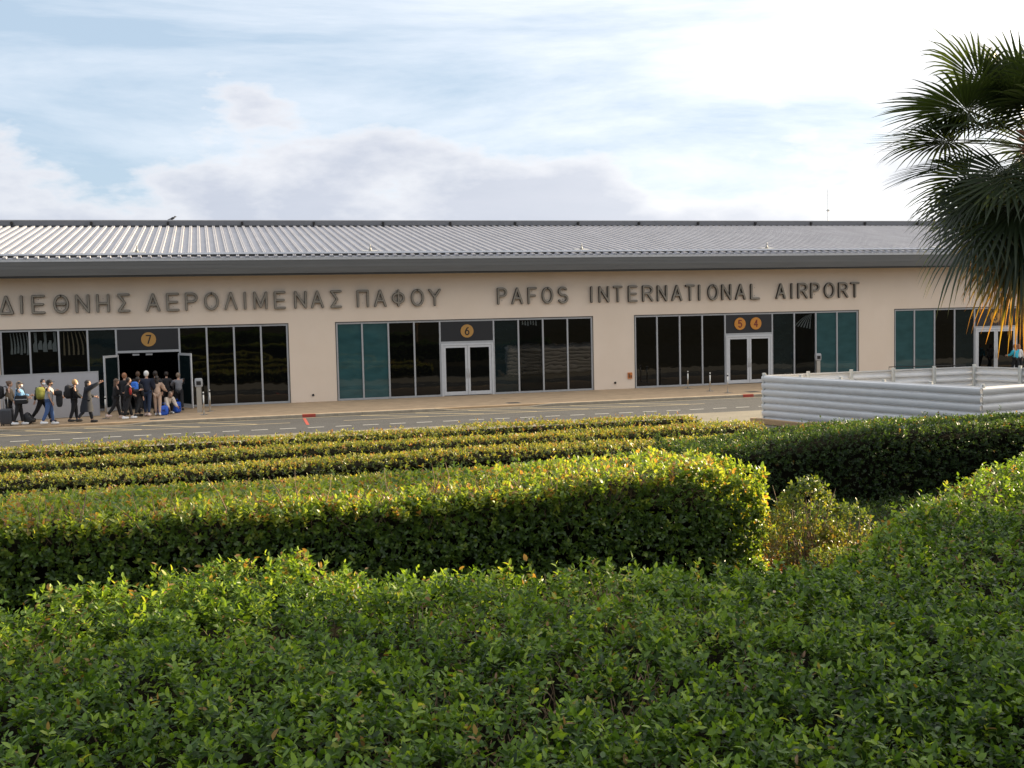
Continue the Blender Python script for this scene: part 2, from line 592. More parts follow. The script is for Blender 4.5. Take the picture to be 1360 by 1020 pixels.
glass_clear = glass_mat('clear_glass', (0.006, 0.007, 0.007))
_t = glass_clear.node_tree
_o = _t.nodes['Material Output']
_tp = N(_t, 'ShaderNodeBsdfTransparent')
_tp.inputs[0].default_value = (.92, .95, .95, 1)
_mx = N(_t, 'ShaderNodeMixShader')
_mx.inputs[0].default_value = .62
L(_t, _t.nodes['Principled BSDF'].outputs[0], _mx.inputs[1])
L(_t, _tp.outputs[0], _mx.inputs[2])
L(_t, _mx.outputs[0], _o.inputs['Surface'])
CLEAR = {('seven', 0), ('seven', 1), ('seven', 2), ('five', 6), ('six', 6)}
TEAL = {('six', 0), ('six', 1), ('five', 7), ('five', 8), ('three', 0), ('three', 1), ('three', 8), ('far_right', 0), ('far_left', 0)}
MID = {('three', 3), ('seven', 3), ('six', 5), ('three', 5), ('three', 6), ('five', 5)}
FD = (FY + 0.03, FY + 0.14)
for nm, xs in GROUPS.items():
    fr = MB()
    a, b = xs[0], xs[-1]
    t_ = 0.075
    fr.box(a + .004, b - .004, FD[0], FD[1], WH - t_, WH - .004)               # head
    fr.box(a + .004, xs[4] - t_ / 2, FD[0], FD[1], 0.0, 0.085)       # sills
    fr.box(xs[5] + t_ / 2, b - .004, FD[0], FD[1], 0.0, 0.085)
    for i, x in enumerate(xs):
        if i == 0:
            fr.box(x + .004, x + t_, FD[0] - .004, FD[1], 0, WH - t_)
        elif i == 9:
            fr.box(x - t_, x - .004, FD[0] - .004, FD[1], 0, WH - t_)
        else:
            fr.box(x - t_ / 2, x + t_ / 2, FD[0] - .004, FD[1], 0, WH - t_)
    fr.box(xs[4] + t_ / 2, xs[5] - t_ / 2, FD[0], FD[1], 2.46, 2.56)   # transom
    # thin dark reveal round the opening
    f_o = fr.build('window_wall', alu, bld, BO)
    rv = MB()
    rv.box(a - .03, b + .03, FY - .012, FY + 0.02, WH + .001, WH + .032)
    rv.box(a - .03, a - .001, FY - .012, FY + 0.02, 0.002, WH)
    rv.box(b + .001, b + .03, FY - .012, FY + 0.02, 0.002, WH)
    rv.build('trim', dark_trim, f_o, BO)
    for i in range(9):
        if i == 4:
            continue
        x0, x1 = xs[i] + t_ / 2, xs[i + 1] - t_ / 2
        m_ = glass_teal if (nm, i) in TEAL else glass_mid if (nm, i) in MID else glass_clear if (nm, i) in CLEAR else glass_dark
        pane(f_o, x0, x1, 0.085, WH - t_, m_)
    # panel over the door
    x0, x1 = xs[4] + t_ / 2, xs[5] - t_ / 2
    MB().box(x0, x1, FD[0] + .01, FD[1] - .01, 2.56, WH - t_).build('door_panel', sign_panel, f_o, BO)
    if nm == 'seven':
        continue
    # closed pair of glazed doors
    d = MB()
    fw_ = 0.11
    mid = (x0 + x1) / 2
    dy0, dy1 = FY - 0.01, FY + 0.10
    d.box(x0, x0 + .09, dy0, dy1, 0.0, 2.46)
    d.box(x1 - .09, x1, dy0, dy1, 0.0, 2.46)
    d.box(x0 + .09, x1 - .09, dy0, dy1, 2.37, 2.46)
    dr = d.build('double_door', white_alu, bld, BO)
    for s in (0, 1):
        la, lb = (x0 + .10, mid - .008) if s == 0 else (mid + .008, x1 - .10)
        lf = MB()
        ly0, ly1 = FY + .005, FY + .055
        lf.box(la, la + fw_, ly0, ly1, 0.03, 2.36)
        lf.box(lb - fw_, lb, ly0, ly1, 0.03, 2.36)
        lf.box(la + fw_, lb - fw_, ly0, ly1, 2.26, 2.36)
        lf.box(la + fw_, lb - fw_, ly0, ly1, 0.03, 0.20)
        lf.build('door_leaf', white_alu, dr, BO)
        pane(dr, la + fw_, lb - fw_, 0.20, 2.26, glass_dark, FY + .03)
        hx = lb - .05 if s == 0 else la + .05
        handle(dr, hx, ly0, 0.85, 1.25)
# the open doorway number seven: two leaves swung outwards
for hx, ang, sgn in ((-3.62, -114, 1), (-1.12, 116, -1)):
    lfm = MB()
    W_ = 1.25
    x_ = lambda v: v * sgn
    def bx(a, b, z0, z1, y0=-.025, y1=.025):
        lo, hi = sorted((x_(a), x_(b)))
        lfm.box(lo, hi, y0, y1, z0, z1)
    bx(0.0, .09, 0.03, 2.40); bx(W_ - .09, W_, 0.03, 2.40); bx(.09, W_ - .09, 2.30, 2.40); bx(.09, W_ - .09, .03, .20)
    lo_ = link('door_leaf', lfm.mesh('door_leaf', white_alu), bld, (hx - BO[0], FY - 0.0 - BO[1], 0), (0, 0, R_(ang)))
    lo, hi = sorted((x_(.09), x_(W_ - .09)))
    pm = MB().box(lo, hi, -.006, .006, .20, 2.30).mesh('pane', glass_mid)
    link('pane', pm, lo_)
    hm = MB().tube([(x_(.10), -.03, 1.0), (x_(.12), -.08, 1.0), (x_(W_ - .12), -.08, 1.0), (x_(W_ - .10), -.03, 1.0)], .014, 6)
    link('push_bar', hm.mesh('push_bar', steel), lo_)
for xx in (-2.9, -2.35):
    MB().box(xx - .14, xx + .14, FY + .1, FY + .22, 2.34, 2.42).build('doorway_sensor', lamp_grey, bld, BO)

# eaves, fascia, roof
sl = math.tan(R_(9.466))
EY, EZ = 49.62, 6.50          # lower edge of the roof sheets
RY = 64.70
RZ = EZ + (RY - EY) * sl
fa = MB()
fa.prism([(49.50, 5.78), (49.47, 6.05), (49.47, 6.34), (49.62, 6.34), (49.62, 5.78)], 'x', X0 - .8, X1 + .8)
fa.prism([(49.462, 6.20), (49.462, 6.365), (49.47, 6.365), (49.47, 6.20)], 'x', X0 - .8, X1 + .8)
fa.build('fascia', fascia_m, bld, BO)
MB().box(X0 - .8, X1 + .8, 49.621, FY, 5.80, 5.86).box(X0 - .8, X1 + .8, 49.56, 49.66, 5.70, 5.779).box(X0, X1, FY, FY + .3, 6.301, 6.5).build('soffit', dark_trim, bld, BO)
gt = MB()
gt.box(X0 - .8, X1 + .8, 49.44, 49.46, 6.36, 6.47)
gt.box(X0 - .8, X1 + .8, 49.46, 49.66, 6.366, 6.38)
gt.build('gutter', mat('gutter_metal', (0.50, 0.49, 0.48), rough=0.4, metal=0.5, noise=0.1), bld, BO)
rb = MB()
rb.add([(X0 - .8, EY, EZ - .06), (X1 + .8, EY, EZ - .06), (X1 + .8, RY + .3, RZ - .01), (X0 - .8, RY + .3, RZ - .01)], [(0, 1, 2, 3)])
rb.add([(X0 - .8, RY + .3, RZ + .1), (X1 + .8, RY + .3, RZ + .1), (X1 + .8, 80, RZ - 2.2), (X0 - .8, 80, RZ - 2.2)], [(0, 1, 2, 3)])
roof = rb.build('roof', ridge_m, bld, BO)
cs, sn = math.cos(math.atan(sl)), math.sin(math.atan(sl))
Ls = (RY - EY) / cs


def panel_mesh():
    mb = MB()
    pitch = 0.405
    prof = [(0.0, 0.0), (0.022, 0.080), (0.068, 0.080), (0.078, 0.062), (0.092, 0.062), (0.102, 0.080), (0.148, 0.080), (0.170, 0.0), (0.405, 0.0)]
    for a, b, dz in ((-0.10, 3.3, 0.0), (3.22, Ls, -0.008)):
        vs = []
        for t in (a, b):
            for x, z in prof:
                vs.append((x, t * cs - (z + dz) * sn, t * sn + (z + dz) * cs))
        n = len(prof)
        mb.add(vs, [(i, i + 1, i + 1 + n, i + n) for i in range(n - 1)])
        # open rib end closed at the eave
        if a < 0:
            mb.add([vs[0], vs[1], vs[2], vs[3], vs[4], vs[5], vs[6], vs[7]], [(7, 6, 5, 4, 3, 2, 1, 0)])
    return mb.mesh('roof_panel', roof_m)


pme = panel_mesh()
npan = int((X1 - X0 + 1.2) / 0.405)
for i in range(npan):
    link('roof_panel', pme, roof, (X0 - .6 + i * 0.405 + 0.10 - BO[0], EY - BO[1], EZ - BO[2]))
# snow rail standing on the ribs
sg = MB()
ty = 0.32
zz = EZ + ty * sl + 0.105
sg.box(X0 - .8, X1 + .8, EY + ty, EY + ty + .07, zz, zz + .075)
MB().box(X0 - .8, X1 + .8, EY + ty + .012, EY + ty + .022, zz - .10, zz - .001).build('rail_shade_strip', dark_trim, roof, BO)  # dark strip added below the rail, imitating the shaded gap there
sg.build('snow_rail', mat('bright_rail', (0.72, 0.72, 0.74), rough=0.35, metal=0.3), roof, BO)
rc = MB()
rc.prism([(RY - .02, RZ + .02), (RY - .02, RZ + .34), (RY + .04, RZ + .38), (RY + .9, RZ + .36), (RY + .9, RZ + .02)], 'x', X0 - .8, X1 + .8)
rco = rc.build('ridge_cap', ridge_m, roof, BO)
MB().box(X0 - .8, X1 + .8, RY - .05, RY - .022, RZ - .02, RZ + .07).build('ridge_flashing', dark_trim, roof, BO)
bm_ = MB().box(-.06, .06, -.12, 0, -.07, .07).box(-.03, .03, -.09, 0, -.2, -.071).mesh('ridge_bracket', vent_dark)
for i in range(-6, 15):
    link('ridge_bracket', bm_, roof, (-1.70 + 4.0 * i - BO[0], RY - .03 - BO[1], RZ + .20))
# roof anchors (safety posts)
am = MB().box(-.35, .35, -.22, .22, 0.0, 0.05).tube([(0, 0, .05), (0, 0, .16), (0, 0, .20)], [.08, .05, .03], 8).tube([(0, 0, .20), (0, 0, .33)], .025, 8).mesh('roof_anchor', mat('anchor_metal', (0.34, 0.34, 0.33), rough=0.5, metal=0.2))
for x in (-22.9, -12.8, -2.68, 7.48, 17.71, 27.64, 37.8, 47.9, 58.0):
    t = 1.30
    link('roof_anchor', am, roof, (x - BO[0], EY + t - BO[1], EZ + t * sl + .06), (math.atan(sl), 0, 0))
# wall fittings
vm = MB().tube([(0, 0, 0), (0, -.05, 0)], [.055, .05], 12).mesh('wall_socket', vent_dark)
for x, z in ((4.66, .31), (19.26, .31), (33.9, .31)):
    link('wall_socket', vm, bld, (x - BO[0], 0, z))
fb = MB().box(-.11, .11, -.06, 0, -.15, .15, 0).box(-.08, -.01, -.068, -.061, -.10, .10, 1).box(.02, .08, -.068, -.061, -.10, .02, 1).mesh('call_point', [orange_box, mat('box_dark', (.12, .05, .02))])
link('call_point', fb, bld, (20.03 - BO[0], 0, .64))

# pale curved strips added behind the upper glass to imitate reflections in it
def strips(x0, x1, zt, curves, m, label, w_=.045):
    so = empty('reflection_streaks', (x0, FY + .22, zt))
    tag(so, label, 'reflection streak')
    MB().box(-.02, x1 - x0 + .02, -.02, .02, -.01, .02).build('streak_top_bar', dark_trim, so)
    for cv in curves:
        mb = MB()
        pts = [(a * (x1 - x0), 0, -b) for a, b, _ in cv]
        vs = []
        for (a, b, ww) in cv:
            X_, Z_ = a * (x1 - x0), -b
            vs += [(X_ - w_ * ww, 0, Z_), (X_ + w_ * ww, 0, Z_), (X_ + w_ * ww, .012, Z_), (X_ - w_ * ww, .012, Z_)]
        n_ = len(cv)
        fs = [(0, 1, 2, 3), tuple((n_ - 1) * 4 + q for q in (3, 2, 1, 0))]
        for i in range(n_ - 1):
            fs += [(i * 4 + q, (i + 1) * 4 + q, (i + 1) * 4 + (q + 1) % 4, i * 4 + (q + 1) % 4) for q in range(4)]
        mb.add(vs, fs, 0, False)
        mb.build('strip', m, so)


streak_w = mat('streak_white', (.80, .80, .77), rough=.7)
streak_o = mat('streak_sand', (.62, .46, .28), rough=.7)
rb2 = random.Random(9)
strips(-8.2, -7.22, WH - .10, [[(.28 + .13 * k + .05 * math.sin(t * 2.4), .02 + t * (.85 + .1 * rb2.random()), .25 + .75 * t) for t in (0, .2, .4, .6, .8, 1)] for k in range(6)], streak_w, 'white curved strips imitating reflections in the leftmost upper pane above the hoarding')
strips(-7.06, -6.1, WH - .10, [[(.12 + .2 * k, .02 + (.35 if k % 2 else 0), 1.2), (.14 + .2 * k, .40, 1.0), (.10 + .2 * k, .55, 1.8), (.12 + .2 * k, .85 - .1 * (k % 2), 1.9)] for k in range(5)], streak_w, 'broken white strips imitating reflections in the second upper pane above the hoarding')
strips(-5.9, -4.95, WH - .10, [[(.10 + .16 * k + .04 * k * math.sin(t * 2.0), .02 + t * 1.0, .35 + .5 * t) for t in (0, .2, .4, .6, .8, 1)] for k in range(6)], streak_o, 'sand coloured curved strips imitating reflections in the third upper pane above the hoarding')
strips(29.15, 30.28, WH - .10, [[(.92 - (.10 + .15 * k) * t ** .6, .02 + t * (.75 - .03 * k), .2 + .6 * t) for t in (0, .15, .35, .6, .8, 1)] for k in range(6)], streak_w, 'white strips fanning out to imitate reflections in the upper glass right of doors 5 and 4')
strips(16.95, 18.0, WH - .10, [[(.2 + .16 * k, .02, .5), (.22 + .16 * k, .22, .9)] for k in range(4)], streak_w, 'short white strips imitating reflections at the top of the glass right of door 6') if False else None
strips(14.52, 15.55, WH - .10, [[(.15 + .13 * k, .02, .5), (.16 + .13 * k, .20 + .03 * (k % 3), .8)] for k in range(6)], streak_w, 'short white strips imitating reflections at the top of the glass right of door 6')

# ------------------------------------------------------------------ lettering
def arc(cx, cz, rx, rz, a0, a1, n=14):
    return [(cx + rx * math.cos(R_(a0 + (a1 - a0) * i / n)), cz + rz * math.sin(R_(a0 + (a1 - a0) * i / n))) for i in range(n + 1)]


GL = {
    'Delta': [[(0, 0), (.5, 1), (1, 0), (0, 0)]], 'I': [[(.5, 0), (.5, 1)]], 'E': [[(1, 1), (0, 1), (0, 0), (1, 0)], [(0, .5), (.9, .5)]],
    'Theta': [arc(.5, .5, .5, .5, 90, 450, 22), [(.22, .5), (.78, .5)]], 'N': [[(0, 0), (0, 1), (1, 0), (1, 1)]],
    'H': [[(0, 0), (0, 1)], [(1, 0), (1, 1)], [(0, .5), (1, .5)]], 'Sigma': [[(1, 1), (0, 1), (.6, .5), (0, 0), (1, 0)]],
    'A': [[(0, 0), (.5, 1), (1, 0)], [(.2, .35), (.8, .35)]], 'P': [[(0, 0), (0, 1), (.55, 1)] + arc(.55, .75, .42, .25, 90, -90, 8) + [(0, .5)]],
    'O': [arc(.5, .5, .5, .5, 90, 450, 22)], 'Lambda': [[(0, 0), (.5, 1), (1, 0)]], 'M': [[(0, 0), (0, 1), (.5, .1), (1, 1), (1, 0)]],
    'Pi': [[(0, 0), (0, 1), (1, 1), (1, 0)]], 'Phi': [arc(.5, .5, .5, .32, 90, 450, 20), [(.5, 0), (.5, 1)]],
    'Y': [[(0, 1), (.5, .5), (.5, 0)], [(1, 1), (.5, .5)]], 'F': [[(0, 0), (0, 1), (1, 1)], [(0, .5), (.85, .5)]],
    'S': [arc(.5, .75, .44, .25, 35, 250, 10) + [(.55, .5)] + arc(.5, .26, .48, .26, 70, -150, 11)],
    'T': [[(0, 1), (1, 1)], [(.5, 1), (.5, 0)]], 'R': [[(0, 0), (0, 1), (.55, 1)] + arc(.55, .75, .42, .25, 90, -90, 8) + [(0, .5)], [(.5, .5), (1, 0)]],
    'L': [[(0, 1), (0, 0), (1, 0)]],
    '7': [[(0, 1), (1, 1), (.35, 0)]], '6': [arc(.5, .3, .48, .3, 90, 450, 14), [(.8, .97), (.45, .86), (.1, .5), (.02, .32)]],
    '5': [[(.9, 1), (.15, 1), (.08, .55)] + arc(.48, .32, .48, .32, 125, -150, 12)], '4': [[(.75, 0), (.75, 1), (0, .3), (1, .3)]],
    '3': [arc(.48, .76, .42, .24, 150, -90, 10) + arc(.48, .27, .48, .27, 90, -150, 11)],
}


def strokes(mb, glyph, x, z, w_, h_, r, y0, y1, mi, rt=None):
    """flat-fronted strokes with round ends; y0 back, y1 front (towards camera is smaller Y)"""
    cnt = 0
    for line in GL[glyph]:
        pts = [(x + p[0] * w_, z + p[1] * h_) for p in line]
        for (ax, az_), (bx_, bz) in zip(pts[:-1], pts[1:]):
            d = math.hypot(bx_ - ax, bz - az_)
            if d < 1e-5:
                continue
            an = math.atan2(bz - az_, bx_ - ax)
            poly = [(bx_ + r * math.cos(an + R_(t)), bz + r * math.sin(an + R_(t))) for t in (-90, -45, 0, 45, 90)]
            poly += [(ax + r * math.cos(an + R_(t)), az_ + r * math.sin(an + R_(t))) for t in (90, 135, 180, 225, 270)]
            cnt += 1
            mb.prism(poly, 'y', y0 + .0007 * (cnt % 3), y1 - .0012 * (cnt % 3), mi)


def letter_mesh(glyph, wd):
    mb = MB()
    r = 0.052
    strokes(mb, glyph, r, r, max(wd - 2 * r, 0.0) if glyph != 'I' else 0.0, .80 - 2 * r, r, 0.0, -0.10, 0)
    strokes(mb, glyph, r, r, max(wd - 2 * r, 0.0) if glyph != 'I' else 0.0, .80 - 2 * r, 0.036, -0.094, -0.118, 1)
    return mb.mesh('letter', [letter_side, letter_face])


greek = [('Delta', -8.25, -7.68), ('I', -7.42, -7.29), ('E', -6.98, -6.44), ('Theta', -6.12, -5.50), ('N', -5.24, -4.67), ('H', -4.40, -3.86), ('Sigma', -3.55, -3.03), ('A', -2.38, -1.79), ('E', -1.53, -0.99), ('P', -0.75, -0.20), ('O', 0.05, 0.68), ('Lambda', 0.91, 1.48), ('I', 1.75, 1.88), ('M', 2.17, 2.78), ('E', 3.06, 3.58), ('N', 3.95, 4.51), ('A', 4.69, 5.27), ('Sigma', 5.56, 6.08), ('Pi', 6.76, 7.31), ('A', 7.54, 8.12), ('Phi', 8.37, 8.97), ('O', 9.25, 9.87), ('Y', 10.08, 10.67)]
latin = [('P', 13.37, 13.87), ('A', 14.07, 14.64), ('F', 14.87, 15.33), ('O', 15.57, 16.14), ('S', 16.36, 16.90), ('I', 18.03, 18.16), ('N', 18.45, 18.99), ('T', 19.20, 19.68), ('E', 19.97, 20.46), ('R', 20.71, 21.29), ('N', 21.49, 22.03), ('A', 22.26, 22.83), ('T', 23.00, 23.50), ('I', 23.70, 23.83), ('O', 24.20, 24.78), ('N', 24.96, 25.50), ('A', 25.71, 26.29), ('L', 26.55, 27.07), ('A', 27.97, 28.53), ('I', 28.82, 28.95), ('R', 29.21, 29.79), ('P', 29.95, 30.48), ('O', 30.72, 31.34), ('R', 31.55, 32.13), ('T', 32.26, 32.78)]
for nm, lst, lab in (('letter_sign', greek, 'raised grey Greek lettering on the beige wall, left of the Latin words'),
                     ('letter_sign', latin, 'raised grey Latin lettering PAFOS INTERNATIONAL AIRPORT on the wall')):
    sx0 = lst[0][1]
    so = empty(nm, (sx0, FY - .035, 4.23))
    tag(so, lab, 'sign')
    for gname, a, b in lst:
        wd = round(b - a, 2)
        lo = link('letter', letter_mesh(gname, wd), so, (a - sx0, 0, 0))
    pins = MB()
    for gname, a, b in lst:
        for q in (.2, .6):
            pins.box((a + b) / 2 - .01 - sx0, (a + b) / 2 + .01 - sx0, 0.0, .036, q - .01, q + .01)
    pins.build('fixing_pins', letter_side, so)

def door_sign(x, digit, md, mdig, label):
    so = empty('door_number', (x, FY + .02, 3.03))
    tag(so, label, 'sign', 'round number signs above the doors')
    n = 28
    MB().prism([(.31 * math.cos(2 * math.pi * i / n), .31 * math.sin(2 * math.pi * i / n)) for i in range(n)], 'y', 0.018, -0.012).build('disc', md, so)
    d = MB()
    strokes(d, digit, -.09, -.17, .18, .34, .027, -0.0115, -0.018, 0)
    d.build('numeral', mdig, so)


door_sign(-2.34, '7', disc_ochre, digit_black, 'round ochre sign with number 7 over the open doorway')
door_sign(11.90, '6', disc_ochre, digit_black, 'round ochre sign with number 6 over a closed double door')
door_sign(26.02, '5', disc_orange, digit_red, 'round orange sign with number 5, left one of a pair')
door_sign(26.90, '4', disc_orange, digit_red, 'round orange sign with number 4, right one of a pair')
door_sign(41.20, '3', disc_ochre, digit_black, 'round ochre sign with number 3 partly behind palm fronds')

# mast far behind the building
ms = MB().tube([(56.3, 92, -0.2), (56.3, 92, 9), (56.3, 92, 14.6)], [.09, .06, .03], 8).box(56.2, 56.4, 91.9, 92.1, 12.6, 12.75)
mo = ms.build('antenna_mast', fence_post_m)
tag(mo, 'thin pale mast rising behind the roof near the palm', 'mast')
# a bird on the ridge
bo = empty('bird', (-1.45, 64.95, RZ + .37))
tag(bo, 'small dark bird perched on the roof ridge', 'bird')
bo.scale = (.7, .7, .7)
MB().ell((0, 0, .17), (.20, .09, .10), nu=10, nv=8, rot=Matrix.Rotation(R_(-25), 3, 'Y')).tube([(-.15, 0, .12), (-.38, 0, .06)], [.05, .02], 6)\
    .ell((.20, 0, .30), (.075, .06, .065), nu=8, nv=6).tube([(.26, 0, .30), (.36, 0, .29)], [.02, .004], 5)\
    .tube([(.0, .03, .10), (0.02, .03, 0)], .012, 5).tube([(.0, -.03, .10), (0.02, -.03, 0)], .012, 5).build('body', mat('bird_dark', (.03, .03, .035), rough=.6), bo)

# ------------------------------------------------------------------ grey hoarding by the queue
def hoarding(x0, y0, x1, y1, label):
    d = Vector((x1 - x0, y1 - y0, 0))
    ln = d.length
    ho = empty('hoarding_panel', (x0, y0, 0), math.atan2(d.y, d.x))
    tag(ho, label, 'barrier', 'grey hoarding panels by the queue')
    MB().box(0.01, ln - .01, -.02, .02, 0.06, 1.80).build('board', hoard_m, ho)
    MB().box(0, ln, -.028, .028, 1.80, 1.84).box(0, ln, -.028, .028, .02, .06).box(ln - .01, ln, -.028, .028, .06, 1.80).box(0, .01, -.028, .028, .06, 1.80).build('edge_frame', alu, ho)
    MB().box(.3, .38, -.05, .35, 0, .05).box(ln - .38, ln - .3, -.05, .35, 0, .05).build('foot', lamp_grey, ho)


hoarding(-11.4, 46.3, -7.83, 47.10, 'grey hoarding panel at the left picture edge, farther from the door')
hoarding(-7.80, 47.10, -4.22, 47.95, 'grey hoarding panel behind the queue, ending beside the open door leaf')

# ------------------------------------------------------------------ posts
def stanchion(x, y, h, label):
    so = empty('steel_post', (x, y, 0.0))
    tag(so, label, 'post', 'steel barrier posts on the pavement')
    MB().tube([(0, 0, .02), (0, 0, h)], .032, 12).ell((0, 0, h), (.033, .033, .02), nu=12, nv=4).build('pole', steel, so)
    MB().tube([(0, 0, 0), (0, 0, .012), (0, 0, .022)], [.17, .17, .05], 20, smooth=False).build('base_plate', steel, so)
    MB().tube([(0, 0, h - .10), (0, 0, h - .04)], .037, 12).build('collar', vent_dark, so)


stanchion(-.13, 46.25, .92, 'steel post nearest the road beside the card reader by the open door')
stanchion(.12, 47.9, .90, 'steel post just behind and right of the card reader')
stanchion(-3.88, 46.5, .88, 'steel post left of the queue beside the open door leaf')
stanchion(22.39, 49.1, .84, 'steel post closest to the glass left of doors 5 and 4')
stanchion(22.55, 47.0, .86, 'middle one of three steel posts left of doors 5 and 4')
stanchion(22.75, 45.6, .86, 'steel post nearest the kerb left of doors 5 and 4')

def reader(x, y, h, label):
    so = empty('card_reader', (x, y, 0))
    tag(so, label, 'intercom')
    MB().box(-.10, .10, -.06, .06, 0, h - .30).build('pedestal', steel, so)
    MB().ell((0, 0, h - .13), (.16, .09, .19), e=.35, nu=16, nv=10).build('head', lamp_grey, so)
    MB().box(-.09, .09, -.105, -.075, h - .22, h - .06).box(-.03, .03, -.12, -.105, h - .17, h - .11).build('screen', vent_dark, so)


reader(-.30, 47.6, 1.36, 'grey intercom pedestal right of the open doorway 7')
reader(29.75, 49.6, 1.40, 'grey intercom pedestal right of doors 5 and 4, behind the white fence')

# black hoop rail near door 3, beyond the white fence
hr = MB().tube([(32.9, 48.2, 0), (32.9, 48.2, .72), (36.9, 47.6, .70), (36.9, 47.6, 0)], .022, 6)
tag(hr.build('hoop_rail', vent_dark), 'low black hoop rail beyond the white fence', 'rail')

# ------------------------------------------------------------------ white boarded enclosure
PL, PB, PR, PN = Vector((18.4, 34.2, 0)), Vector((27.0, 34.4, 0)), Vector((29.6, 27.6, 0)), Vector((20.6, 25.9, 0))
ZT, ZB, NB = 1.57, -0.14, 7
fen = empty('white_fence', (23, 30, 0))
tag(fen, 'white enclosure fence of ribbed horizontal boards around a work site', 'fence')
FO = (23, 30, 0)
bh = (ZT - ZB - .05) / NB
bcache = {}
for a, b, nbay in ((PL, PN, 5), (PL, PB, 5), (PB, PR, 4), (PN, PR, 4)):
    d = (b - a)
    ln = d.length
    bay = ln / nbay
    key = round(bay, 3)
    ang = math.atan2(d.y, d.x)
    outer = Vector((23, 30, 0)) - (a + b) / 2
    nrm = Vector((math.cos(ang + math.pi / 2), math.sin(ang + math.pi / 2), 0))
    sgn = -1 if nrm.dot(outer) > 0 else 1
    if key not in bcache:
        mb = MB()
        prof = [(-.012, 0.0), (.008, 0.002), (.034, .012), (.058, .040), (.074, .085), (.078, .130), (.074, .165), (.066, bh - .050), (.014, bh - .022), (.008, bh - .003), (-.012, bh - .001),
                (-.008, bh - .04), (.050, bh - .066), (.060, .150), (.062, .09), (.046, .050), (-.008, .030)]
        mb.prism([(s_ * 1.0, z_) for s_, z_ in prof], 'x', -.012, bay + .012)
        bcache[key] = mb.mesh('board', fence_m)
    for i in range(nbay):
        for j in range(NB):
            p = a + d * (i / nbay)
            if sgn == 1:
                o = link('board', bcache[key], fen, (p.x - FO[0], p.y - FO[1], ZB + j * bh + (.002 if i % 2 else 0)), (0, 0, ang))
            else:
                q = a + d * ((i + 1) / nbay)
                o = link('board', bcache[key], fen, (q.x - FO[0], q.y - FO[1], ZB + j * bh + (.002 if i % 2 else 0)), (0, 0, ang + math.pi))
            o.rotation_euler.x = random.uniform(-.006, .006)
    for i in range(nbay + 1):
        if (a is PN or a is PB) and i == 0:
            continue
        if b is PR and a is PN and i == nbay:
            continue
        p = a + d * (i / nbay) + nrm * (-sgn) * .055
        pm = MB().box(-.05, .05, -.03, .03, ZB, ZT - .0).box(-.055, .055, -.035, .035, ZT, ZT + .02)
        pm.box(-.05, -.035, -.05, -.031, ZB, ZT - .02).box(.035, .05, -.05, -.031, ZB, ZT - .02)
        link('post', pm.mesh('post', fence_post_m), fen, (p.x - FO[0], p.y - FO[1], 0), (0, 0, ang if sgn == 1 else ang + math.pi))
for p in (PL, PN, PB):
    MB().tube([(p.x, p.y, ZB), (p.x, p.y, ZT + .005)], .022, 8).build('corner_strip', fence_m, fen, FO)
# timber sleepers along the foot of the fence
for i, (a, b) in enumerate((((18.05, 34.3), (18.6, 31.6)), ((18.6, 31.55), (19.15, 29.3)))):
    z = -0.02 if i == 0 else .06
    pl = MB().beam((a[0], a[1], z), (b[0], b[1], z + .02), .24, .16)
    o = pl.build('timber_sleeper', timber)
    tag(o, ['timber sleeper at the fence foot, end nearest the road', 'timber sleeper at the fence foot, end nearest the hedge'][i], 'plank', 'timber sleepers')
# dark machine part inside the enclosure
gm = empty('site_pump', (27.6, 31.0, 0.0))
tag(gm, 'dark small machine standing inside the white enclosure', 'machine')
MB().ell((0, 0, .75), (.45, .3, .65), e=.4, nu=14, nv=8).build('body', vent_dark, gm)
MB().tube([(-.2, 0, 1.3), (-.2, 0, 1.62), (.15, 0, 1.62)], .07, 8).ell((.3, 0, 1.52), (.3, .14, .12), e=.6).build('engine', mat('engine_grey', (.05, .05, .05), rough=.5), gm)

print('structure done')

# ------------------------------------------------------------------ foliage
def leaf_material(name, stops, trans=0.42, rough=0.38, spec=0.45):
    """stops: colour ramp over the per-leaf random value"""
    m = bpy.data.materials.new(name)
    m.use_nodes = True
    t = m.node_tree
    p = t.nodes['Principled BSDF']
    out = t.nodes['Material Output']
    at = N(t, 'ShaderNodeAttribute', attribute_name='leafvar')
    col = ramp(t, at.outputs['Fac'], stops)
    L(t, col, p.inputs['Base Color'])
    p.inputs['Roughness'].default_value = rough
    p.inputs['Specular IOR Level'].default_value = spec
    tr = N(t, 'ShaderNodeBsdfTranslucent')
    tcol = mixc(t, 1.0, col, (2.5, 2.35, 0.80), 'MULTIPLY')
    L(t, tcol, tr.inputs['Color'])
    mx = N(t, 'ShaderNodeMixShader')
    mx.inputs[0].default_value = trans
    L(t, p.outputs[0], mx.inputs[1])
    L(t, tr.outputs[0], mx.inputs[2])
    L(t, mx.outputs[0], out.inputs['Surface'])
    return m


